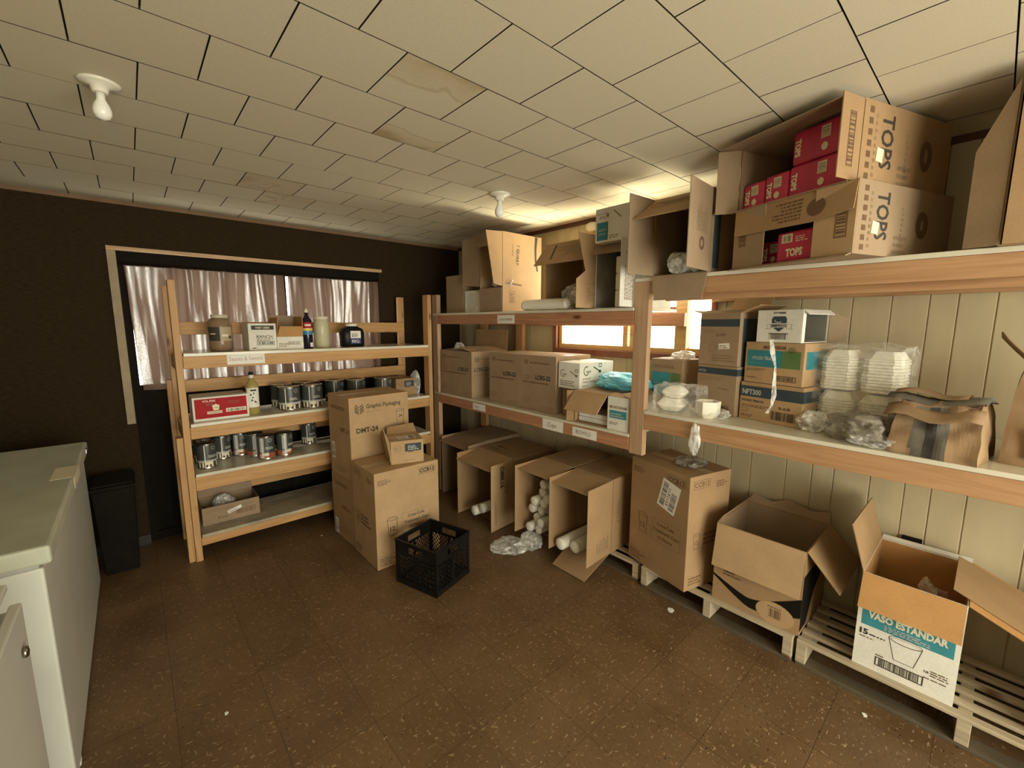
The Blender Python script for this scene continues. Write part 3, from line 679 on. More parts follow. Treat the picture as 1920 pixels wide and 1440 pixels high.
for x, y, l in ((.872, 3.565, 'left front one of the large grey cans just right of the yellow bottle'), (1.036, 3.560, 'right front one of the large grey cans just right of the yellow bottle'),
                (.862, 3.735, 'large grey can directly behind the left front can'), (1.030, 3.735, 'large grey can directly behind the right front can'),
                (1.262, 3.700, 'large grey can half hidden behind the tall cup carton, left of its neighbour'), (1.424, 3.640, 'large grey can half hidden behind the tall cup carton, right of its neighbour'), (1.655, 3.60, 'lone grey can left of the small brown carton')):
    can(l, x, y, Z, .0785, .178, 'dark', random.uniform(-8, 8), G)
def p_smallbox(P, w, d, h):
    P.on('front'); P.rect(w*.43, h*.52, w*.50, h*.34, BLUEG); P.lines(w*.52, h*.58, w*.32, h*.22, 3, SIL, 3, dz=.0005); P.ring(w*.21, h*.68, w*.11, w*.11, INKF, .003); P.lines(w*.13, h*.62, w*.16, h*.12, 3, INKF); P.rect(w*.52, h*.485, w*.16, .004, INK); P.rect(0, h*.44, w, .0012, INKF); P.lines(w*.42, h*.12, w*.3, h*.06, 2, INKF)
carton('small brown carton with a dark panel at the right end of the second pine shelf', (1.742, 3.53, Z), 0, (.19, .26, .160), KRAFT, paint=p_smallbox)
bag('white plastic bag squeezed between the small brown carton and the right post', (1.972, 3.60, Z), (.060, .16, .235), 3, FILMW, amp=.2)
# third shelf
Z = .6065
G = 'slimmer food cans on the third shelf'
for x, y, l, k in ((.322, 3.565, 'grey can at the left end of the third shelf, in front', 'dark'), (.318, 3.72, 'grey can at the left end of the third shelf, behind its neighbour', 'dark'),
                   (.682, 3.525, 'can with a red food picture, front of the third shelf cluster', 'pic'), (.808, 3.535, 'can with a white side panel, right of the third shelf cluster', 'pic'),
                   (.635, 3.655, 'can showing a white panel, just behind the red picture can', 'pic'), (.556, 3.757, 'grey can at the back of the third shelf cluster', 'pic'), (.434, 3.740, 'darker can at the far left of the third shelf cluster', 'dark'),
                   (1.045, 3.745, 'lone grey can at the back of the third shelf, beside the tall carton', 'dark')):
    can(l, x, y, Z, .0575, .172, k, random.uniform(-20, 20), G)
Z = .1825
def p_low(P, w, d, h):
    P.on('front'); P.lines(.02, h-.04, .30, .02, 2, INKF); P.frame(.20, .035, .125, .036, INKB, .003); P.bars(.207, .041, .11, .024, INKB, 18, 5); P.text(.09, .03, 'Brand', .06, INKB); P.rect(.01, .008, w-.02, .0015, INKF)
def lowlab(p, w, h): p.lines(.004, .004, w-.008, h-.008, 2, INKF, 3, dz=.0004)
th_, F_ = carton('brown carton with a small crooked white sticker on the bottom pine shelf', (.262, 3.56, Z), 0, (.352, .24, .128), KRAFT3, 'top', {'back': (.10, 15)}, paint=p_low, stickers=[('front', .155, .050, .09, .024, lowlab, 18)])
bag('crumpled white bag inside the carton on the bottom pine shelf', (.41, 3.70, Z+.0055), (.13, .11, .165), 8, FILMW, amp=.25)

# ---- cartons standing on the floor before the unit
def p_dmt(P, w, d, h):
    P.on('front'); leaf_logo(P, .035, h-.128, .075, INK); P.text(.125, h-.085, 'Graphic Packaging', .27, INK, height=.030, bold=.018); P.lines(.125, h-.112, .12, .009, 1, INKF)
    P.text(.045, h-.255, 'DMT-24', .165, INK, bold=.035); cup_icon(P, .355, h-.245, .07, .115, '', INKB); P.text(.378, h-.185, '24', .028, INK, bold=.02)
    P.rect(0, h-.29, w, .0012, INKF); P.lines(.06, .03, .2, .03, 2, INKF)
    P.on('left'); P.text(.20, h-.255, 'DMT-24', .14, INKR, bold=.03); P.lines(.05, h-.10, .24, .03, 2, INKB); P.lines(.10, .03, .2, .05, 3, INKF)
    P.on('top'); P.lines(.10, .04, .22, .03, 2, INKF)
carton('upper of two stacked tall brown cup cartons, marked DMT-24', (1.078, 2.905, .491), 3, (.462, .36, .598), KRAFT2, paint=p_dmt, stickers=[('left', .035, .115, .055, .125, lab_paint)])
def p_dmtlow(P, w, d, h):
    P.on('left'); P.text(.16, h-.25, 'DMR-16', .14, INKR, bold=.03); P.lines(.06, h-.08, .22, .03, 2, INKB); P.lines(.05, .05, .2, .05, 3, INKF)
    P.on('front'); leaf_logo(P, .035, h-.128, .075, INK); P.text(.125, h-.085, 'Graphic Packaging', .27, INK, height=.030, bold=.018)
carton('lower brown cup carton on the floor, carrying the DMT-24 carton', (1.074, 2.905, 0), 3, (.462, .36, .490), KRAFT, paint=p_dmtlow, stickers=[('left', .035, .015, .055, .12, lab_paint)])
carton('large brown CCB12 cup carton on the floor behind the black milk crate', (1.070, 2.519, 0), 0, (.470, .372, .655), KRAFT2, paint=ccb12)
def toplab(p, w, h): p.lines(.006, .006, w*.55, h-.012, 5, INKF, 3, dz=.0004); p.bars(w*.62, .006, w*.3, h-.012, INK, 16, 3, vert=False, dz=.0004)
def p_sm2(P, w, d, h):
    p_smallbox(P, w, d, h)
th_, F_ = carton('small opened brown carton with a white shipping label, on top of the CCB12 carton', (1.232, 2.612, .6555), -17, (.222, .22, .160), KRAFT2, paint=p_sm2, stickers=[('top', .065, .035, .12, .085, toplab, 4)])
bm = bmesh.new(); prism(bm, [(-.111, -.11, .02), (-.115, -.11, .16), (-.150, -.09, .245), (-.145, .05, .20), (-.111, .11, .16), (-.111, .11, .02)], (-.004, 0, 0)); mesh_obj('flap', bm, KRAFT2, th_)
bm = bmesh.new(); prism(bm, [(-.10, .11, .16), (.11, .11, .16), (.10, .17, .215), (-.09, .165, .20)], (0, .002, -.004)); mesh_obj('flap', bm, KRAFT, th_)

# ---- milk crate
def crate():
    w, d, h, t = .318, .330, .285, .007
    th = tag(empty('milk_crate', (0, 0, 0)), 'empty black plastic milk crate with lattice sides on the floor', 'crate')
    bm = bmesh.new()
    def wall(o, U, V, nrm, L):
        def q(u0, v0, u1, v1, tt=t):
            a = o+U*u0+V*v0; prism(bm, [a, a+U*(u1-u0), a+U*(u1-u0)+V*(v1-v0), a+V*(v1-v0)], nrm*(-tt))
        q(0, 0, L, .035); q(0, h-.028, L, h); q(0, h-.085, L, h-.070)
        q(0, h-.070, L*.32, h-.028); q(L*.68, h-.070, L, h-.028); q(0, .035, .020, h-.085); q(L-.020, .035, L, h-.085)
        q(L*.5-.008, .035, L*.5+.008, h-.085)
        lo, hi = .035, h-.085; H_ = hi-lo
        for seg0, seg1 in ((.020, L*.5-.008), (L*.5+.008, L-.020)):
            for sg in (1, -1):
                s = seg0-H_
                while s < seg1:
                    # bar from (s,lo) rising to (s+H_,hi), clipped to the segment
                    u0, u1 = max(s, seg0), min(s+H_, seg1)
                    if u1-u0 > .004:
                        v0, v1 = lo+(u0-s), lo+(u1-s); b = .0055
                        if sg < 0: v0, v1 = hi-(u0-s), hi-(u1-s)
                        a = o+U*u0+V*v0; c = o+U*u1+V*v1
                        prism(bm, [a-V*b*.5, c-V*b*.5, c+V*b*.5, a+V*b*.5], nrm*(-.0045))
                    s += .0290
        a = o+V*(h-.012); prism(bm, [a, a+U*L, a+U*L+V*.012, a+V*.012], nrm*.005)      # outer rim lip
    X_, Y_, Z_ = Vector((1, 0, 0)), Vector((0, 1, 0)), Vector((0, 0, 1)); x, y = w/2, d/2
    wall(Vector((-x, -y, 0)), X_, Z_, -Y_, w); wall(Vector((x, y, 0)), -X_, Z_, Y_, w); wall(Vector((-x, y, 0)), -Y_, Z_, -X_, d); wall(Vector((x, -y, 0)), Y_, Z_, X_, d)
    mesh_obj('crate_walls', bm, BLACKP, th)
    bm = bmesh.new()
    for k in range(9):
        u = -x+.01+k*(w-.02)/8; box(bm, (u-.003, -y+.008, .004), (u+.003, y-.008, .010))
        v = -y+.01+k*(d-.02)/8; box(bm, (-x+.008, v-.003, .004), (x-.008, v+.003, .010))
    mesh_obj('crate_floor', bm, BLACKP, th)
    return th
mc = crate(); a = R(17); mc.rotation_euler.z = a
mc.location = Vector((1.207, 2.022, 0))+Matrix.Rotation(a, 3, 'Z') @ Vector((.159, .165, 0))

# ---- white chest freezer at the left
FZ = tag(empty('chest_freezer', (-.66, 2.72, 0)), 'scuffed white chest freezer running back along the left side', 'freezer')
def fpart(name, lo, hi, mat, bv=.006):
    bm = bmesh.new(); o = FZ.location; box(bm, [lo[i]-o[i] for i in range(3)], [hi[i]-o[i] for i in range(3)]); return mesh_obj(name, bm, mat, FZ, bevel=bv)
fpart('cabinet_body', (-1.04, 1.945, .02), (-.275, 3.53, .825), ENAMEL, .008); fpart('lid_gasket', (-1.03, 1.95, .8252), (-.285, 3.52, .838), SIL, .002); fpart('lid', (-1.05, 1.928, .8382), (-.252, 3.535, .900), ENAMELT, .010)
fpart('corner_tape', (-.2525, 2.72, .85), (-.2505, 2.98, .903), CREAM, .0005); fpart('corner_tape', (-.33, 2.74, .9002), (-.2525, 2.96, .9015), CREAM, .0003); fpart('foot', (-.30, 2.05, 0), (-.275, 2.08, .03), WHITE, .004)
fpart('lid_hinge', (-.2515, 3.38, .86), (-.246, 3.42, .885), CHROME, .001)
# nearer white cabinet with a knobbed door
CB = tag(empty('white_cabinet', (-.62, .98, 0)), 'white cabinet with a round knob, nearer than the freezer at the bottom left corner', 'cabinet')
def cpart(name, lo, hi, mat, par=CB, bv=.004):
    bm = bmesh.new(); o = CB.location; box(bm, [lo[i]-o[i] for i in range(3)], [hi[i]-o[i] for i in range(3)]); return mesh_obj(name, bm, mat, par, bevel=bv)
cpart('cabinet_body', (-.95, .36, .03), (-.315, 1.60, .905), ENAMEL); cpart('worktop', (-.97, .34, .9052), (-.300, 1.648, .925), ENAMEL)
cdoor = cpart('door', (-.290, .90, .06), (-.268, 1.574, .898), ENAMEL); cpart('door', (-.290, .40, .06), (-.268, .895, .898), ENAMEL); cpart('door_rail', (-.3145, .38, .05), (-.2905, 1.58, .88), ENAMEL)
bm = bmesh.new(); lathe(bm, [(.007, 0), (.013, .003), (.0145, .006), (.012, .010), (.004, .012)], 24, (-.268+.62, 1.50-.98, .80), 'x'); mesh_obj('knob', bm, plain('dull_metal_knob', (.30, .28, .22), .3, metal=1), cdoor)
# dark bin beyond the freezer
t_ = tag(empty('waste_bin', (-.17, 3.72, 0)), 'tall black bin in the shadow between the freezer end and the pine unit', 'bin')
bm = bmesh.new()
vs = []
for zz, s in ((0, .085), (.56, .105), (.565, .112), (.585, .112)):
    vs.append([bm.verts.new((sx*s*.95, sy*s*1.4, zz)) for sx, sy in ((-1, -1), (1, -1), (1, 1), (-1, 1))])
for k in range(3):
    for i in range(4): bm.faces.new((vs[k][i], vs[k][(i+1) % 4], vs[k+1][(i+1) % 4], vs[k+1][i]))
bm.faces.new(vs[0][::-1]); bm.faces.new(vs[-1]); mesh_obj('bin_body', bm, BLACKM, t_, bevel=.004)
bm = bmesh.new(); box(bm, (-.10, -.14, .586), (.10, .14, .600)); mesh_obj('bin_lid', bm, BLACKM, t_, bevel=.004)

# ---- built-in shelving, left bay, lower deck
Z = .9655
def p_lcrs(P, w, d, h):
    P.on('front'); leaf_logo(P, .04, h-.075, .045, INKB); P.lines(.10, h-.06, .20, .016, 1, INKB); P.ring(.075, h*.60, .022, .014, INKB, .003); P.text(w-.20, h*.575, 'LCRS-22', .15, INK, bold=.04); P.lines(.03, h*.50, w-.08, .018, 1, INKB, 6); P.lines(.03, .05, .08, .05, 3, INKF); P.lines(w-.16, .02, .13, .03, 2, INKF)
    P.on('right'); leaf_logo(P, .03, h-.095, .055, INK); P.text(.10, h-.07, 'Graphic Packaging', .22, INKB, height=.022); P.text(.025, h*.575, 'LCRS-22', .16, INK, bold=.025); P.lines(.02, h*.48, .28, .02, 1, INKF)
carton('LCRS-22 carton nearest the room corner, with one flap standing up', (2.14, 3.41, Z), -90, (.48, .40, .395), KRAFT3, 'top', {'front': (.18, -84), 'left': (.18, -86), 'right': (.19, -78, None, KRAFT2), 'back': (.185, 4, None, KRAFT2)}, paint=p_lcrs)
carton('middle of the three LCRS-22 cartons on the lower built-in shelf', (2.185, 2.745, Z), -90, (.378, .38, .405), KRAFT3, paint=p_lcrs)
carton('LCRS-22 carton nearest the centre post, next to the sundae spoon carton', (2.185, 2.365, Z), -90, (.360, .38, .408), KRAFT3, paint=p_lcrs)
bag('scrap of clear plastic on the corner LCRS-22 carton', (2.24, 3.25, 1.362), (.09, .08, .07), 5, FILM, amp=.4)
carton('plain brown carton under the white sundae spoon carton', (2.235, 1.985, Z), -90, (.185, .36, .198), KRAFT3, paint=lambda P, w, d, h: P.on('front').lines(.02, .10, .12, .05, 3, INKF))
def p_spoon(P, w, d, h):
    def art(u, v, s, ink, full):
        P.ring(u+.035*s, v+.115*s, .030*s, .032*s, ink, .006*s, 20, a0=60, a1=330); P.text(u+.03*s, v+.10*s, 'ARRT', .055*s, ink, bold=.01)
        P.poly([(u+.11*s, v+.135*s), (u+.112*s, v+.142*s), (u+.175*s, v+.112*s), (u+.172*s, v+.104*s)], ink); P.disc(u+.182*s, v+.104*s, .014*s, .011*s, ink); P.frame(u+.165*s, v+.133*s, .035*s, .026*s, ink, .005*s)
        if full: P.text(u, v+.055*s, '8" PLASTIC', .085*s, ink); P.text(u, v+.035*s, 'SUNDAE SPOONS', .13*s, ink); P.text(u, v+.010*s, '1000/CASE', .06*s, ink)
    P.on('right'); art(.035, .01, 1.0, INK, True)
    P.on('front'); art(.015, .01, .80, INKF, False); P.lines(.02, .02, .13, .04, 3, INKF)
carton('white carton of 8 inch plastic sundae spoons, leaning open on a brown carton', (2.195, 1.992, 1.1642), -90, (.188, .37, .178), WHITEC, paint=p_spoon, tilt=(0, 1.0))
carton('small brown carton with a wide drooping flap beside the slim white carton', (2.14, 1.795, Z), -90, (.262, .34, .208), KRAFT, 'front', {'top': (.155, -46, None, KRAFT2), 'left': (.05, 60)})
for k, (zz, l) in enumerate(((Z+.0045, 'lower flat white packet inside the carton with the drooping flap'), (Z+.0365, 'upper flat white packet inside the carton with the drooping flap'))):
    bm = bmesh.new(); box(bm, (0, -.12, 0), (.20, .12, .030)); o = mesh_obj('napkin_packet', bm, WHITE, bevel=.006); o.location = (2.17, 1.664, zz); tag(o, l, 'packet', 'flat white packets')
def p_mono(P, w, d, h):
    P.on('front'); P.text(.015, h*.66, 'MONOGRAM', w-.03, INKF, height=.016, bold=.03); P.rect(.015, h*.36, w-.03, .048, TEAL); P.lines(.022, h*.40, w-.045, .03, 2, SIL, 4, dz=.0005); P.lines(.015, .035, .06, .018, 2, INKF)
    P.on('right'); P.rect(.05, .05, .14, .08, TEAL)
carton('slim white and teal carton against the centre post of the lower built-in shelf', (2.135, 1.528, Z), -90, (.148, .30, .203), WHITEC, 'top', {'front': (.06, -75, None, KRAFT2), 'right': (.05, -60, None, KRAFT2)}, paint=p_mono, inner=KRAFT2)
bag('bright aqua blue plastic bag lying on the cartons beside the centre post', (2.40, 1.60, 1.1745), (.26, .34, .115), 11, FILMB, amp=.3)

# left bay, top deck
Z = 1.6925
carton('plain brown carton at the far corner end of the high built-in shelf', (2.20, 3.39, Z), -90, (.275, .28, .33), KRAFT3)
def p_round(P, w, d, h):
    P.on('front'); P.ring(w*.48, h*.48, .07, .07, INKF, .002)
    for k in range(7): P.ring(w*.48, h*.48, .062-k*.009, .062-k*.009, INKF, .0012, 22)
carton('small white carton with a round emblem on the high built-in shelf', (2.20, 3.100, Z), -90, (.222, .25, .185), WHITEC, paint=p_round)
def p_quart(P, w, d, h):
    P.on('right'); P.text(.155, h-.09, '1 QUART', .15, INK, ang=-97, bold=.02, height=.026); P.lines(.10, h-.17, .012, .09, 6, INKB, 4)
    P.poly([(.345, h-.004), (.375, h-.004), (.362, h-.10), (.365, h-.19), (.385, h-.27), (.365, h-.27), (.345, h-.19), (.34, h-.10)], INK)  # ink strip paints in the shadowed edge of a box interior
    P.rect(.03, .215, .17, .012, INKB, ang=-4); P.frame(.07, .07, .06, .09, INKB, .002); P.lines(.078, .075, .045, .075, 5, INKB, 6)
carton('tall torn brown one quart container carton reaching almost to the ceiling', (2.165, 2.84, Z), -90, (.285, .42, .600), KRAFT2, 'front',
       {'left': (.225, 88, [(.34, 0), (1, 0), (1, 1), (.38, 1)], KRAFT3), 'right': (.20, 14, [(0, 0), (.68, 0), (.66, .55), (.04, 1)], KRAFT), 'bottom': (.185, -88, None, KRAFT3), 'top': (.10, -70, None, KRAFT3)}, paint=p_quart)
bag('clear plastic liner poking out of the torn one quart carton', (2.24, 2.64, 1.885), (.13, .18, .07), 14, FILM, amp=.4)
def p_t4(P, w, d, h):
    P.on('flap_top'); P.lines(.10, .03, .18, .10, 5, INKF, 3); P.rect(.34, .02, .016, .13, INK, ang=8); P.ring(.08, .09, .03, .02, INKF, .003); P.frame(.26, .05, .05, .03, INKB, .004)
    P.on('flap_right'); P.frame(.03, .02, .12, .12, INKF, .002); P.lines(.04, .03, .09, .1, 6, INKF, 5)
    P.on('right'); P.frame(.10, .22, .13, .17, INKF, .002)
carton('brown carton with a drooping printed flap, open to the room on the high built-in shelf', (2.205, 2.14, Z), -90, (.466, .40, .445), KRAFT2, 'front',
       {'top': (.19, -52, [(.02, 0), (.98, 0), (.93, 1), (.0, 1)], KRAFT), 'right': (.225, 2, [(0, 0), (1, .0), (1, 1), (.62, 1), (.5, .62), (.02, .95)], KRAFT2)}, paint=p_t4)
bag('crumpled clear bag inside the carton with the drooping printed flap', (2.33, 1.95, Z+.0045), (.16, .24, .19), 17, FILMW, amp=.3)
sleeve('long white wrapped cup sleeve lying along the edge of the high built-in shelf', (2.158, 1.885, Z+.0385), 'y', .415, .038)
def p_t5(P, w, d, h):
    P.on('flap_right'); P.text(.30, .035, 'PLATES', .08, INKF, ang=90); P.lines(.04, .03, .22, .09, 6, INKF, 5); P.on('right'); P.lines(.10, .10, .2, .12, 6, INKF, 4)
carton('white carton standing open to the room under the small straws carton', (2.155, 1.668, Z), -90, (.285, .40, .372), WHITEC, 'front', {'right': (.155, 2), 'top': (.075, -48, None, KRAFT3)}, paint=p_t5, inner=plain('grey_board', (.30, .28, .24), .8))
for k in range(3):
    bm = bmesh.new(); box(bm, (0, -.055, 0), (.16, .055, .098)); o = mesh_obj('plate_packet', bm, FOAM, bevel=.008); o.location = (2.175, 1.48, Z+.0055+k*.099); tag(o, ('lowest', 'middle', 'topmost')[k]+' white packet stacked in the tall open white carton', 'packet', 'white packets in the open white carton')
def p_straw(P, w, d, h):
    P.on('front'); P.rect(.012, .012, .078, .100, TEALD); P.text(.024, .062, 'EARTH', .052, SIL, height=.013, bold=.02, dz=.0005); P.text(.024, .040, 'STRAW', .052, SIL, height=.013, bold=.02, dz=.0005)
    P.text(.012, h-.035, 'UNWRAPPED STRAWS', .078, INKF, height=.007); P.lines(.03, h-.058, .045, .016, 2, INKF); P.disc(.086, h-.045, .008, .010, INKF)
    P.rect(.125, h-.025, .065, .006, INKF, ang=-42); P.lines(.10, .018, .085, .022, 2, INKF, 7)
    P.on('right'); P.rect(.012, .03, .12, .09, TEAL); P.frame(.02, h-.055, .08, .035, INKB, .002); P.rect(.012, .065, .12, .018, SIL, .0005)
carton('small white and teal straws carton on the tall open white carton, near the ceiling', (2.090, 1.625, 2.0655), -90, (.225, .30, .190), WHITEC, paint=p_straw)

# ---- built-in shelving, right bay, top deck
Z = 1.8495
def p_u1(P, w, d, h):
    P.on('flap_top'); P.frame(.06, .06, .20, .07, INKB, .003); P.lines(.07, .07, .18, .05, 3, INKB, 3)
    P.on('flap_right'); P.ring(.12, .10, .03, .028, INKB, .014); P.lines(.17, .05, .13, .12, 7, INKF, 4)
    P.on('right'); P.rect(.03, .02, .07, h-.04, BLUEG)
carton('open brown carton of plastic bags at the window end of the top shelf', (2.106, 1.252, Z), -90, (.298, .44, .388), KRAFT3, 'front', {'right': (.245, 3), 'left': (.215, 4), 'top': (.24, -32, None, KRAFT2), 'bottom': (.125, 86, [(0, 0), (1, 0), (.94, 1), (.06, 1)])}, paint=p_u1)
for k, (x, y, s, zz) in enumerate(((2.15, 1.12, .12, 0), (2.18, 1.035, .11, 0), (2.30, 1.13, .14, 0), (2.21, 1.030, .10, .10), (2.24, 1.020, .085, .19), (2.03, 1.02, .09, 0))[:5]):
    bag('crumpled clear bag in the open brown carton, '+('at its lip', 'by its right wall', 'deep inside', 'resting on the others', 'topmost')[k], (x, y, Z+.0045+zz), (s, s, s), 20+k, FILMW, group='clear bags in the open brown carton', amp=.35, sub=3)
BOLD = .03
def p_tops(P, w, d, h, side=True):
    P.on('right')
    for k in range(7): P.rect(.035, h*(.06+.132*k), .022, h*.075, INKB)
    P.lines(.075, h*.1, .014, h*.8, 9, INKF, 3)
    P.text(.115, h*.88, 'TOPS', h*.66, INK, ang=-90, height=.070, bold=.02)
    P.lines(.265, h*.15, .016, h*.6, 8, INKF, 4); P.ring(.40, h*.5, .040, h*.20, INKB, .030); P.lines(.23, h*.05, .1, h*.3, 3, INKF, 9)
    P.on('right', .0016).rect(.090, h*.30, .040, h*.17, CREAM, ang=-6)
def p_low_tops(P, w, d, h):
    p_tops(P, w, d, h)
    P.on('flap_top'); P.disc(.135, .065, .034, .034, INKB); P.lines(.19, .02, .13, .085, 6, INKB, 4)
    P.on('flap_right'); P.frame(.06, .025, .09, .04, INKB, .003); P.bars(.065, .03, .08, .03, INKB, 9, 3)
    P.on('flap_left'); P.frame(.06, .03, .10, .035, INKB, .003); P.bars(.065, .035, .09, .025, INKB, 9, 3)
carton('lower big brown carton on the top shelf, its torn front showing a pink packet', (2.097, .843, Z), -109.5, (.500, .60, .252), KRAFT3, 'front',
       {'top': (.118, -82, [(0, 0), (1, 0), (1, .85), (.7, 1), (.02, .95)], KRAFT), 'left': (.155, -87), 'right': (.140, -87, None, KRAFT2), 'bottom': (.03, 20)}, paint=p_low_tops)
def p_up_tops(P, w, d, h):
    p_tops(P, w, d, h); P.on('flap_right'); P.frame(.045, .04, .18, .035, INKB, .003); P.bars(.05, .045, .17, .025, INKB, 16, 3)
carton('upper big brown carton of pink packets, just under the ceiling', (2.150, .858, 2.1025), -109.5, (.495, .56, .280), KRAFT, 'front', {'right': (.120, 2), 'left': (.095, 36, None, KRAFT3), 'top': (.12, -8, None, KRAFT3), 'bottom': (.05, 3, None, KRAFT3)}, paint=p_up_tops, inner=KRAFT3)
def packet(label, depth, u0, u1, z, h, flip=False):
    # u along the carton front from its far end, depth behind the front plane
    w = u1-u0; q = R(-109.5); o_ = Vector((2.150, .858, 0)) if z > 2 else Vector((2.097, .843, 0))
    c_ = o_+Vector((math.cos(q), math.sin(q), 0))*(u0+u1)/2+Vector((-math.sin(q), math.cos(q), 0))*(depth+.12)
    t = tag(empty('tissue_packet', (c_.x, c_.y, z), q), label, 'packet', 'pink packets in the big brown cartons')
    bm = bmesh.new(); box(bm, (-w/2+.002, -.12, 0), (w/2-.002, .12, h-.002)); mesh_obj('wrapper', bm, PINK, t, bevel=.010)
    P = Print({'f': (Vector((-w/2, -.12, 0)), Vector((1, 0, 0)), Vector((0, 0, 1)))}).on('f', .0012)
    if flip: P.rect(.025, h*.62, .045, h*.28, CREAM); P.bars(.03, h*.65, .035, h*.2, INKF, 8, 3, dz=.0005); P.text(.045, h*.18, 'TOPS', .07, CREAM, height=.030, bold=.06); P.lines(w*.55, h*.62, w*.35, h*.2, 3, CREAM, 4)
    else:
        P.text(.012, h*.55, 'TOPS', h*.55, CREAM, ang=-85, height=.020, bold=.06) if False else None
        P.text(.014, h*.74, 'TOPS', h*.52, CREAM, ang=-90, height=.022, bold=.06); P.rect(w*.5-.012, h*.52, .034, h*.34, CREAM); P.bars(w*.5-.009, h*.55, .027, h*.28, INKF, 7, 4, vert=False, dz=.0005); P.disc(w*.5+.004, h*.28, .013, h*.12, CREAM, 7)
        if w > .15: P.text(w-.050, h*.80, 'TOPS', h*.55, CREAM, ang=-90, height=.026, bold=.06)
    P.done(t, 'printing'); return t
zb = 2.1095
packet('pink packet at the left end of the bottom row in the upper carton', .02, .008, .118, zb, .118); packet('middle pink packet of the bottom row in the upper carton', .012, .121, .231, zb, .122)
packet('wide pink packet at the right of the bottom row in the upper carton', .006, .234, .486, zb, .126); packet('pink packet lying on top of the wide one in the upper carton', .010, .236, .484, zb+.1265, .130)
packet('pink packet showing through the torn front of the lower carton', .025, .190, .340, Z+.0045, .122, True)
packet('pink packet deeper inside the lower carton', .10, .060, .180, Z+.0045, .11)
carton('large brown carton at the right edge of the photo on the top shelf', (2.10, .030, Z), -90, (.42, .48, .50), KRAFT, 'front', {'left': (.085, 112, [(.0, 0), (1, 0), (.62, 1), (.0, 1)], KRAFT3), 'right': (.412, -88)})

# right bay, middle deck
Z = 1.1195
AR = -101.5
def fl(nx, ny, w): return (nx+.1994*w, ny+.9799*w)
def tray(label, loc, rot, s=1.0, group='white foam trays'):
    """shallow clamshell tray"""
    bm = bmesh.new(); vs = []
    for zz, a in ((0, .60), (.030, .98), (.034, 1.0), (.038, 1.0), (.042, .98), (.072, .62)):
        ring = []
        for k in range(24):
            th = 2*math.pi*k/24; ca, sa = math.cos(th), math.sin(th); e = .42
            ring.append(bm.verts.new((.075*s*a*math.copysign(abs(ca)**e, ca), .075*s*a*math.copysign(abs(sa)**e, sa), zz*s)))
        vs.append(ring)
    for q in range(len(vs)-1):
        for k in range(24): bm.faces.new((vs[q][k], vs[q][(k+1) % 24], vs[q+1][(k+1) % 24], vs[q+1][k]))
    bm.faces.new(vs[0][::-1]); bm.faces.new(vs[-1]); o = mesh_obj('foam_tray', bm, FOAM, bevel=.002); o.location = loc; o.rotation_euler.z = R(rot); return tag(o, label, 'tray', group)
FILMT = film('thin_clear_film', (.95, .95, .9), .16, .08)
def wrapbox(label, loc, size, seed, rot, mat=None, name='plastic_bag'):
    """loosely crumpled film drawn over a block"""
    bm = bmesh.new(); n = 12
    bmesh.ops.create_cube(bm, size=1); bmesh.ops.subdivide_edges(bm, edges=bm.edges[:], cuts=n, use_grid_fill=True)
    sd = Vector((seed, seed*2.3, seed*.7))
    for v in bm.verts:
        p = v.co.copy(); r_ = max(abs(p.x), abs(p.y), abs(p.z)); q = p.normalized()*.62; p = p*.86+q*.14
        nz = noise.noise(p*5+sd)*.06+abs(noise.noise(p*11+sd))*.05
        v.co = Vector((p.x*size[0]*(1+nz), p.y*size[1]*(1+nz), (p.z+.5)*size[2]*(1+(nz if p.z > 0 else 0))))
        if v.co.z < .002: v.co.z = .002
    o = mesh_obj(name, bm, mat or FILMT); o.location = loc; o.rotation_euler.z = R(rot); return tag(o, label, 'bag')
def p_v2(P, w, d, h):
    P.on('front'); P.rect(.012, .055, w*.58, h*.50, TEAL); P.text(.03, h*.42, 'FOOD TRAYS', w*.42, SIL, height=.016, dz=.0005); P.rect(w*.66, .055, w*.28, h*.50, GREEN); P.text(.03, h*.80, 'MONOGRAM', w*.6, INKF, height=.02, bold=.03)
    P.on('left'); P.rect(.05, .03, .04, .08, TEAL)
carton('teal and green food tray carton standing behind the bagged trays', (2.43, 1.425, Z), -97, (.225, .22, .270), KRAFT3, paint=p_v2)
bag('white and blue plastic wrap on the food tray carton by the window', (2.50, 1.25, Z+.2715), (.12, .14, .05), 31, FILMW, amp=.35)
wx, wy = fl(2.318, .868, .232)
def p_v3(P, w, d, h, up=False):
    P.on('front'); P.rect(0, h-.048, w, .034, BLUEG); P.text(.008, h-.040, 'NFT300', .045, SIL, height=.014, dz=.0005); P.lines(.012, h-.085, .15, .03, 3, INKF); P.text(.13, h*.52, 'Monogram', .055, INKB); P.bars(.13, .02, .07, .03, INKB, 14, 3)
    P.on('right'); P.rect(0, h-.048, d, .034, BLUEG)
carton('lower of two blue banded food tray cartons left of the food tray stack', (wx, wy, Z), AR, (.232, .26, .262), KRAFT3, paint=p_v3)
def p_v3b(P, w, d, h):
    P.on('front'); P.rect(0, h-.070, w, .038, BLUEG); P.lines(.03, h-.10, .06, .018, 2, INKF); P.text(.10, h*.56, 'R-100', .05, INKB); P.ring(.08, h*.33, .022, .022, INKF, .002); P.lines(.08, h*.08, .13, .04, 3, INKF)
    P.on('right'); P.rect(.03, 0, d-.03, h-.03, BLUEG)
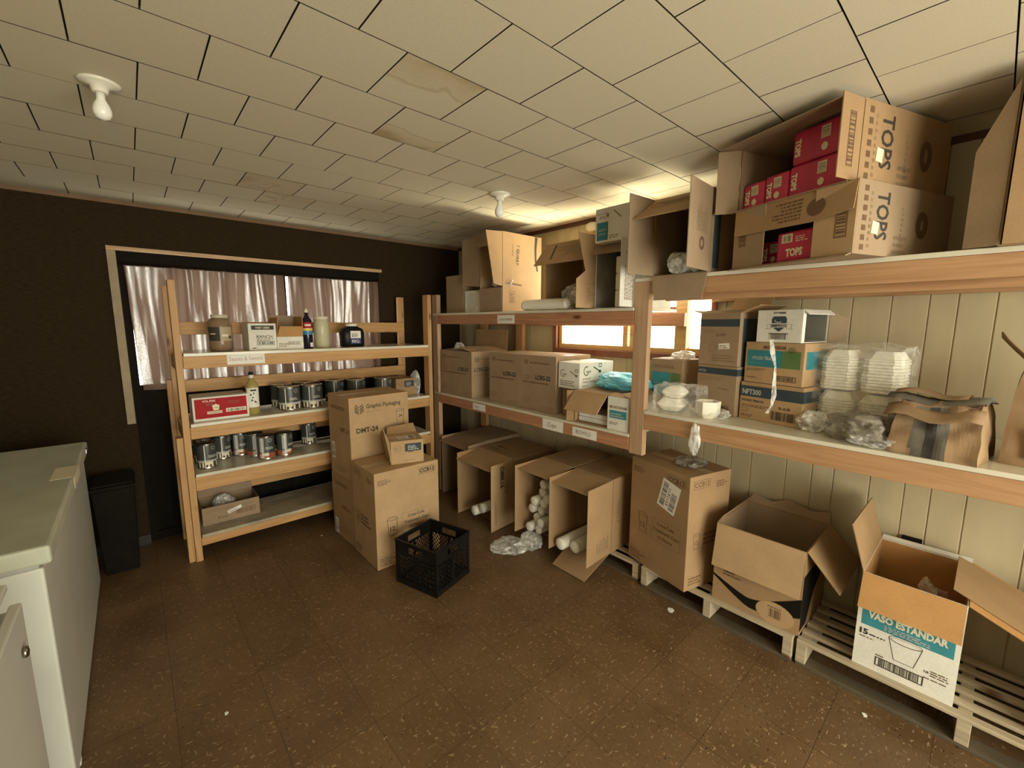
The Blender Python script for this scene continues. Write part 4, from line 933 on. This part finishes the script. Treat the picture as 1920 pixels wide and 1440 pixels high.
carton('upper opened blue banded carton with a white sticker left of the white fish emblem carton', (wx-.002, wy-.002, Z+.2635), AR, (.226, .25, .275), KRAFT3, 'top', {'back': (.12, 30, None, KRAFT2), 'right': (.10, 70, None, KRAFT2), 'front': (.05, -70), 'left': (.05, 75)}, paint=p_v3b, stickers=[('front', .118, .085, .062, .030, lowlab, 5)])
wx, wy = fl(2.281, .560, .300)
def p_nft(P, w, d, h):
    P.on('front'); P.rect(0, h-.072, w, .054, BLUEG); P.text(.012, h-.060, 'NFT300', .095, SIL, height=.026, bold=.03, dz=.0005); P.text(.012, h-.098, 'FOOD TRAYS', .11, INK, height=.012, bold=.03); P.lines(.012, h-.125, .14, .016, 2, INKB); P.text(.195, h-.115, '5-LB', .055, INK, height=.012, bold=.03)
    P.bars(.16, .020, .115, .042, INK, 22, 3); P.frame(.012, .040, .035, .018, INKB, .0015); P.lines(.012, .014, .06, .016, 2, INKB)
    P.on('right'); P.rect(0, h-.072, d, .054, BLUEG); P.lines(.03, .03, .15, .06, 4, INKF)
carton('NFT300 food trays carton at the bottom of the stack in the middle of the deck', (wx, wy, Z), AR, (.300, .27, .190), KRAFT2, paint=p_nft)
wx, wy = fl(2.288, .572, .278)
def p_ft(P, w, d, h):
    P.on('front'); P.text(.09, h-.032, 'MONOGRAM', .105, INKB, height=.016, bold=.04); P.rect(.012, h*.40, .165, .082, TEALD); P.rect(.178, h*.40, .085, .082, GREEN); P.text(.04, h*.40+.035, 'FOOD TRAYS', .11, SIL, height=.016, bold=.03, dz=.0005); P.lines(.03, h*.40+.015, .1, .01, 1, TEAL, 3, dz=.0005)
    P.ring(.222, h*.40+.085, .018, .016, GREEN, .003); P.disc(.222, h*.40+.085, .012, .011, INKF); P.lines(.012, h*.30, .10, .014, 2, INKB); P.frame(.145, .018, .105, .026, INK, .003); P.bars(.155, .023, .085, .016, INK, 20, 5); P.text(.02, .022, 'MONOGRAM', .04, INKB, height=.008)
    P.on('right'); P.rect(.02, h*.40, .10, .082, TEALD); P.rect(.12, h*.40, .10, .082, GREEN)
carton('teal and green food trays carton in the middle of the stack', (wx, wy, Z+.1915), AR, (.278, .26, .203), KRAFT2, paint=p_ft)
def p_emp(P, w, d, h):
    P.on('left'); c = d/2; P.text(c-.028, h-.018, 'EXTREME', .056, INK, height=.009, bold=.03)
    P.poly([(c-.026, h-.030), (c+.026, h-.030), (c+.034, h-.040), (c+.034, h-.062), (c-.034, h-.062), (c-.034, h-.040)], BLUEG)
    P.ring(c-.004, h-.050, .018, .010, SIL, .004, 14, dz=.0005, a0=150, a1=330); P.text(c-.034, h-.080, 'EMPRESS', .068, BLUEG, height=.014, bold=.03)
    P.poly([(c-.026, h-.083), (c+.026, h-.083), (c, h-.102)], BLUEG)
    for sg in (-1, 1):
        q = [(c+sg*.037, h-.066), (c+sg*.060, h-.070), (c+sg*.052, h-.080), (c+sg*.062, h-.090), (c+sg*.036, h-.086)]
        for a, b in zip(q, q[1:]+q[:1]):
            dx, dy = b[0]-a[0], b[1]-a[1]; L = math.hypot(dx, dy); nx, ny = -dy/L*.0012, dx/L*.0012; P.poly([a, b, (b[0]+nx, b[1]+ny), (a[0]+nx, a[1]+ny)], BLUEG)
    P.rect(c-.044, h-.113, .088, .004, INK); P.frame(c-.044, .014, .088, .028, INKF, .0012); P.bars(c-.036, .016, .072, .024, INK, 24, 4)
wx, wy = fl(2.278, .590, 0)
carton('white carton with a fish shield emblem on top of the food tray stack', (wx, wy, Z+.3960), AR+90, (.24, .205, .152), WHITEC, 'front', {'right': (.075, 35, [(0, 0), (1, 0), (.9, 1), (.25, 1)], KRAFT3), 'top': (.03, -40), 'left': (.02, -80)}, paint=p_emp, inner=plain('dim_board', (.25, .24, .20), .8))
# stretched strip of film hanging down the stack
bm = bmesh.new(); pts = [(2.266, .70, 1.53), (2.262, .69, 1.47), (2.268, .675, 1.40), (2.262, .672, 1.33), (2.258, .668, 1.27), (2.252, .672, 1.22), (2.250, .69, 1.18)]
prev = None
for i, p_ in enumerate(pts):
    wdt = .007+.004*math.sin(i*2.1); a_ = bm.verts.new((p_[0]-.018, p_[1]-wdt, p_[2])); b_ = bm.verts.new((p_[0]-.022-.004*math.sin(i*3), p_[1]+wdt, p_[2]))
    if prev: bm.faces.new((prev[0], prev[1], b_, a_))
    prev = (a_, b_)
o = mesh_obj('plastic_strip', bm, FILMW); so = o.modifiers.new('solid', 'SOLIDIFY'); so.thickness = .0012; tag(o, 'thin strip of clear plastic film hanging down the front of the food tray stack', 'plastic film')
# bagged trays and bowl near the post
tray('white foam tray flat in the clear bag beside the centre post', (2.235, 1.165, Z+.006), 12, .98); tray('second white foam tray in the clear bag, stacked on the flat one', (2.238, 1.155, Z+.0785), 8, .82)
wrapbox('clear bag of foam trays lying beside the centre post', (2.235, 1.125, Z), (.18, .23, .150), 4.2, 5)
t_ = bm = bmesh.new(); lathe(bm, [(.045, 0), (.060, .020), (.062, .085), (.058, .085), (.055, .030), (.002, .022)], 6, cap=False); bmesh.ops.recalc_face_normals(bm, faces=bm.faces[:]); bm.faces.new([v for v in bm.verts if abs(v.co.z) < 1e-6][:6])
o = mesh_obj('foam_cup', bm, FOAM, bevel=.002); o.location = (2.225, .965, Z); tag(o, 'white six-sided foam container beside the bagged trays', 'container')
bag('limp clear film around the six-sided foam container', (2.24, .925, Z), (.10, .13, .05), 33, FILM, amp=.4)
# foam tray stacks in a big bag
k_ = 0
for (cx, cy, nm) in ((2.43, .455, 'left'), (2.40, .300, 'right')):
    for q in range(22):
        up = q >= 11; kk = q % 11; zz = Z+.004+kk*.0135+(.187 if up else 0)
        bm = bmesh.new(); top = kk == 10; hh = .042 if top else .0128; vs = []
        prof_ = ((0, .96), (.004, 1), (.008, 1), (.010, .93), (.038, .70), (.042, .66)) if top else ((0, .95), (.003, 1), (.0085, 1), (.0128, .95))
        for z_, a_ in prof_:
            ring = []
            for sx, sy in ((-1, -.62), (-.62, -1), (.62, -1), (1, -.62), (1, .62), (.62, 1), (-.62, 1), (-1, .62)): ring.append(bm.verts.new((.068*a_*sx, .068*a_*sy, z_)))
            vs.append(ring)
        for a_ in range(len(vs)-1):
            for b_ in range(8): bm.faces.new((vs[a_][b_], vs[a_][(b_+1) % 8], vs[a_+1][(b_+1) % 8], vs[a_+1][b_]))
        bm.faces.new(vs[0][::-1]); bm.faces.new(vs[-1])
        o = mesh_obj('foam_tray', bm, FOAM); o.location = (cx+.002*math.sin(q), cy+.002*math.cos(q*2), zz); o.rotation_euler.z = R(-8)
        if top: lab = 'domed top tray of the '+nm+(' upper' if up else ' lower')+' block of trays in the big clear bag'
        else: lab = 'foam tray nested in the '+nm+(' upper' if up else ' lower')+' block in the big clear bag'
        tag(o, lab, 'tray', None if top else nm+(' upper' if up else ' lower')+' block of nested foam trays')
wrapbox('big clear bag holding two stacks of white foam trays', (2.415, .385, Z), (.19, .335, .385), 9.1, -12)
bag('crumpled clear wrap at the left foot of the big bag of trays', (2.30, .52, Z), (.11, .12, .09), 35, FILMW, amp=.4)
bag('crumpled dusky plastic bag in front of the big bag of trays', (2.225, .335, Z), (.15, .22, .135), 37, FILMD, amp=.4)
bag('loose clear plastic lying in front of the dusky bag on the middle deck', (2.165, .275, Z), (.08, .16, .05), 39, FILM, amp=.4)

# brown paper sacks
SACKM = plain('dark_sack_lettering', (.05, .045, .04), .7, var=.4, scale=30)
def sack(label, p, rot, size, seed, lean=.0, band=None):
    w, d, h = size; a = R(rot); c = Vector((p[0], p[1], p[2]))+Matrix.Rotation(a, 3, 'Z') @ Vector((w/2, d/2, 0))
    th = tag(empty('paper_sack', c, a), label, 'sack'); sd = Vector((seed, seed, 0)); bm = bmesh.new(); n = 10
    bmesh.ops.create_cube(bm, size=1); bmesh.ops.subdivide_edges(bm, edges=bm.edges[:], cuts=22, use_grid_fill=True)
    for v in bm.verts:
        q = v.co; zz = q.z+.5; nz = noise.noise(q*3+sd); tap = 1-.10*zz-.18*max(0, zz-.75)*2
        v.co = Vector((q.x*w*tap*(1+.10*nz)+lean*zz, q.y*d*(1-.25*zz)*(1+.12*noise.noise(q*4-sd)), zz*h*(1+.07*noise.noise(q*5+sd)) if zz > .02 else 0))
    if band:
        for f in bm.faces:
            c_ = f.calc_center_median()
            if c_.y < -.25*d and band[0]*w < c_.x < band[1]*w and c_.z < h*.93: f.material_index = 1 if not (abs(c_.x-(band[0]+band[1])/2*w-.004) < .012) else 2
    mesh_obj('sack_body', bm, [SACK, SACKD, SACKM], th, smooth=False); return th
S1 = sack('slumped brown paper sack with a grey stripe, between the tray bag and the right edge', (2.140, .238, Z), -97, (.245, .26, .195), 2, band=(-.25, .14))
def sheet(name, par, grid, mat, th=.002):
    bm = bmesh.new(); vs = [[bm.verts.new(p_) for p_ in row] for row in grid]
    for i in range(len(vs)-1):
        for j in range(len(vs[0])-1): bm.faces.new((vs[i][j], vs[i][j+1], vs[i+1][j+1], vs[i+1][j])).smooth = True
    o = mesh_obj(name, bm, mat, par); s_ = o.modifiers.new('solid', 'SOLIDIFY'); s_.thickness = th; return o
g = [[(-.142+.26*i/8, -.140+.045*j/3, .142+.012*math.sin(i*1.1)+.040*j/3) for i in range(9)] for j in range(4)]
sheet('front_fold', S1, g, SACK)
g = [[(-.150+.27*i/8, -.10+.19*j/4, .196+.010*math.sin(i*.9+1)+.018*math.sin(j*1.2)+.01*(i/8)) for i in range(9)] for j in range(5)]
sheet('top_fold', S1, g, SACKD)
g = [[(-.135+.20*i/8, -.07+.15*j/4, .222+.010*math.sin(i*.8)+.012*math.sin(j*1.2)) for i in range(9)] for j in range(5)]
sheet('top_fold', S1, g, SACK)
S2 = sack('upright brown sack with a white printed label at the right edge of the photo', (2.245, -.050, Z), -95, (.30, .22, .345), 5)
sticker(S2, {'f': (Vector((-.13, -.118, 0)), Vector((1, 0, 0)), Vector((0, 0, 1)))}, 'f', .035, .03, .075, .105, lambda p, w, h: (p.text(.022, .012, '12 cts', .085, INK, ang=90, height=.014, dz=.0004), p.text(.045, .012, 'Carryout', .085, INK, ang=90, height=.012, dz=.0004)), lift=.004)
g = [[(-.085-.115*i/6, -.02+.03*j/2, .335+.12*(i/6)**1.3-.02*j/2) for i in range(7)] for j in range(3)]
sheet('pointed_flap', S2, g, SACK, .004)

# ---- pallets on the floor
WOODPD = plain('dark_pallet_wood', (.10, .075, .045), .8)  # darker wood tone for the base boards
def pallet(label, y0, y1, x0=2.215, x1=2.70, n=6, zt=.130, gap=None):
    cy, cx = (y0+y1)/2, (x0+x1)/2; L, D = y1-y0, x1-x0
    t = tag(empty('wooden_pallet', (cx, cy, 0)), label, 'pallet', 'low pallets under the floor cartons')
    bw = D/n*.50
    for k in range(n):
        u = -D/2+bw/2+(D-bw)*k/(n-1); bm = bmesh.new(); box(bm, (u-bw/2, -L/2, zt-.016), (u+bw/2, L/2, zt)); mesh_obj('deck_board', bm, WOODP, t, bevel=.002)
    for v in (-L/2+.02, 0, L/2-.02):
        bm = bmesh.new(); box(bm, (-D/2+.002, v-.02, .0165), (D/2-.002, v+.02, zt-.0165)); mesh_obj('stringer', bm, WOODP, t, bevel=.002)
    for u in (-D/2+.04, D/2-.05):
        bm = bmesh.new(); box(bm, (u-.035, -L/2, 0), (u+.035, L/2, .016)); mesh_obj('base_board', bm, WOODPD, t, bevel=.002)
    return t
pallet('grey pallet at the right edge, under the white vaso estandar carton', -.62, .478, 2.225, 2.68)
pallet('pallet in the middle, under the carton with the black swoosh', .492, 1.300, 2.215, 2.70)
pallet('pallet left of the CCB12 carton, under the cartons laid on their sides', 1.335, 2.40, 2.235, 2.70, zt=.115)
Z = .1305
w1c = (2.271, 1.427)
def ccbp(P, w, d, h): ccb12(P, w, d, h, INKB)
carton('big brown CCB12 cup carton on a pallet right of the centre post', (2.268, 1.426, Z), -104.3, (.438, .33, .660), KRAFT, paint=ccbp, stickers=[('front', .215, .435, .130, .175, lambda p, w, h: (p.bars(.012, .015, .035, h-.03, INK, 22, 5, vert=False, dz=.0004), p.bars(w-.050, .015, .038, h*.62, INK, 20, 6, vert=False, dz=.0004), p.lines(.055, .03, .02, h-.06, 7, INKF, 4, dz=.0004)), -14)])
bag('dark scrap of film on top of the big CCB12 carton by the post', (2.36, 1.10, .7915), (.14, .16, .05), 41, FILMD, amp=.4)
bag('clear film hanging from the middle deck over the CCB12 carton', (2.098, .965, .935), (.020, .05, .15), 43, FILMW, amp=.35, flat=False)
def p_w2(P, w, d, h):
    P.on('front'); P.lines(.05, h*.36, .09, .05, 3, INKB, 3); P.text(.06, h*.40, '16oz', .04, INK)
    n = 22; top = [(w*i/n, h*(.335-.175*math.sin(min(1, i/n*1.5)*math.pi*.5)+.55*max(0, i/n-.42)**1.25)) for i in range(n+1)]
    for i in range(n):
        t0, t1 = top[i], top[i+1]; th0, th1 = .012+.085*(i/n), .012+.085*((i+1)/n)
        P.poly([(t0[0], t0[1]-th0), (t1[0], t1[1]-th1), t1, t0], BLACKM)
    P.disc(w*.74, h*.13, .085, .060, KRAFT2, dz=.0005); P.bars(w*.68, h*.08, .055, .045, INKB, 12, 3, dz=.001); P.lines(w*.66, h*.20, .08, .012, 1, INKB, 4, dz=.001)
    P.on('right'); P.poly([(0, .02), (.10, .02), (.2, .16), (.3, .2), (.3, .36), (.16, .30), (0, .30)], BLACKM)
carton('open empty brown carton printed with a black swoosh, on the middle pallet', (2.25, .886, Z), -90, (.408, .42, .425), KRAFT, 'top', {'front': (.225, 170, None, KRAFT2), 'right': (.20, 138), 'back': (.07, 30, [(0, 0), (1, 0), (.95, .8), (.7, .5), (.5, 1), (.2, .6), (.02, .9)], KRAFT3), 'left': (.05, -30)}, paint=p_w2, inner=KRAFT3)
def p_w3(P, w, d, h):
    P.on('front'); P.rect(.016, .193, w-.032, .105, TEAL); P.text(.036, .232, 'VASO ESTANDAR', w-.070, CREAM, height=.030, bold=.045, dz=.0005); P.lines(.09, .200, .15, .026, 3, SIL, 4, dz=.0005)
    P.text(.014, .150, '15', .028, INK, bold=.05); P.lines(.046, .153, .052, .012, 1, INK); P.lines(.014, .135, .05, .009, 1, INKB)
    u, v = .110, .088; P.ring(u+.05, v+.092, .052, .016, INK, .002); P.ring(u+.05, v+.089, .045, .011, INK, .001); P.poly([(u-.002, v+.09), (u+.020, v), (u+.022, v), (u, v+.09)], INK); P.poly([(u+.100, v+.09), (u+.080, v), (u+.082, v), (u+.102, v+.09)], INK); P.rect(u+.02, v, .06, .002, INK)
    P.frame(.074, .030, .150, .040, INK, .004); P.bars(.086, .034, .125, .032, INK, 34, 5); P.rect(.074, .076, .025, .005, INKB); P.text(.222, .094, 'US', .014, INK, bold=.04); P.lines(.240, .086, .055, .028, 3, INKB, 5); P.lines(.222, .070, .075, .009, 1, INKB, 5)
    P.on('left'); P.rect(.05, h*.6, .3, h*.23, TEAL)
carton('white vaso estandar cup carton with a teal band, open on the right pallet', (2.255, .276, Z), -90, (.312, .44, .425), WHITEC, 'top', {'front': (.145, 158, None, KRAFTO), 'left': (.20, 16, None, KRAFT), 'right': (.20, 114, None, KRAFTO), 'back': (.022, 55, None, WHITEC)}, paint=p_w3, inner=KRAFTO)
bag('crumpled clear bag inside the white vaso estandar carton', (2.50, .07, Z+.0045), (.17, .14, .36), 45, FILM, amp=.35)
bag('small clear bag at the left inside the white vaso estandar carton', (2.55, .20, Z+.0045), (.08, .07, .28), 46, FILM, amp=.35)
carton('plain brown open carton at the right edge of the photo, on the right pallet', (2.30, -.255, Z), -90, (.34, .36, .335), KRAFT, 'top', {'left': (.29, 66), 'back': (.15, 30), 'front': (.16, 165)})

# ---- cartons laid on their sides under the left bay
Z = .1155
def p_side(P, w, d, h):
    P.on('top'); P.lines(.05, .06, .12, .05, 3, INKF); P.text(.05, .16, 'DMR16', .10, INKF); P.on('right'); P.text(.05, .33, 'DMR16', .14, INKR, ang=-90); P.lines(.12, .1, .1, .2, 5, INKF)
    if 'flap_right' in P.faces: P.on('flap_right'); P.lines(.05, .04, .1, .14, 6, INKF, 3)
carton('open brown carton laid on its side nearest the centre post, one flap on the floor', (2.225, 1.835, Z), -90, (.305, .45, .50), KRAFT, 'front', {'left': (.27, 0), 'right': (.27, 3), 'top': (.26, -8, None, KRAFT2), 'bottom': (.27, 24, [(0, 0), (1, 0), (.95, 1), (.05, 1)])}, paint=p_side)
carton('second open brown carton laid on its side from the centre post, full of cup sleeves', (2.225, 2.160, Z), -90, (.305, .45, .50), KRAFT, 'front', {'left': (.28, 0), 'top': (.26, -6, None, KRAFT2)}, paint=p_side)
Z2 = .002
def p_dmr(P, w, d, h):
    P.on('flap_right'); P.text(.13, .165, 'DMR16', .17, INK, ang=0, bold=.03) if False else None
    P.text(.50, .150, 'DMR16', .17, INK, ang=180, bold=.035, height=.045); P.lines(.05, .19, .2, .03, 2, INKF); P.lines(.28, .06, .1, .05, 3, INKF)
    P.on('top'); P.lines(.08, .05, .16, .04, 3, INKB); P.text(.08, .13, 'DMR16', .14, INKB, bold=.02)
carton('open brown DMR16 carton laid on its side on the floor, third from the centre post', (2.19, 2.905, Z2), -90, (.455, .46, .535), KRAFT, 'front', {'left': (.24, -4), 'right': (.25, 6, None, KRAFT2), 'top': (.25, -12, None, KRAFT2), 'bottom': (.25, 3, [(0, 0), (1, 0), (.9, 1), (.1, 1)])}, paint=p_dmr)
carton('open brown carton laid on its side at the corner, half hidden by the pine unit', (2.30, 3.36, Z2), -90, (.42, .40, .560), KRAFT3, 'front', {'left': (.2, 0), 'right': (.22, 8), 'top': (.24, -10)}, paint=p_side)
r_ = .040
for (x, y, z, l) in ((1.985, 1.765, Z+.0500, 'left cup sleeve poking out of the carton nearest the centre post'), (2.03, 1.680, Z+.046, 'right cup sleeve poking out of the carton nearest the centre post'),
                     (1.98, 2.60, Z2+.13, 'upper cup sleeve poking out of the DMR16 carton'), (1.96, 2.68, Z2+.09, 'lower cup sleeve poking out of the DMR16 carton'), (2.2, 3.13, Z2+.20, 'cup sleeve poking out of the corner carton')):
    sleeve(l, (x, y, z), 'x', .40, r_, 'cup sleeves lying in the cartons on their sides')
k = 0
for (y, z) in ((2.075, .044), (2.000, .044), (2.040, .112), (1.965, .108), (2.070, .180), (1.995, .178), (2.030, .250), (1.955, .246), (1.985, .316), (1.905, .300), (1.960, .384), (1.900, .370)):
    sleeve('cup sleeve end in the second carton from the centre post, row %s, %s' % (('one', 'two', 'three', 'four', 'five', 'six')[k//2], 'left' if k % 2 == 0 else 'right'), (2.00+.02*(k % 3), y, Z+.006+z), 'x', .45, .0335, 'cup sleeve ends stacked in the second carton', mat=FILMC)
    k += 1
bag('limp clear plastic spilling on the floor before the cartons on their sides', (1.90, 2.17, .001), (.26, .20, .055), 51, FILM, amp=.4)
bag('clear plastic hanging below the carton full of cup sleeves', (2.03, 2.08, .001), (.14, .16, .12), 52, FILM, amp=.4)
# litter
rng = random.Random(5)
for i, (x, y, s) in enumerate(((.155, 1.95, .010), (2.14, 1.06, .03), (2.13, .20, .012), (1.30, 3.1, .010), (1.1, 3.3, .008), (.95, 3.25, .009))):
    bm = bmesh.new(); n = 6; prism(bm, [(s*math.cos(q)*rng.uniform(.5, 1), s*math.sin(q)*rng.uniform(.5, 1), 0) for q in [2*math.pi*k/n for k in range(n)]], (0, 0, .003))
    o = mesh_obj('paper_scrap', bm, WHITE); o.location = (x, y, .0005)
    tag(o, ('white speck of paper on the open floor right of the freezer', 'pale scrap on the floor below the big CCB12 carton', 'small pale scrap before the right pallet', 'pale scrap under the pine unit, right', 'pale scrap under the pine unit, middle', 'pale scrap under the pine unit, left')[i], 'paper scrap', 'bits of litter on the floor')
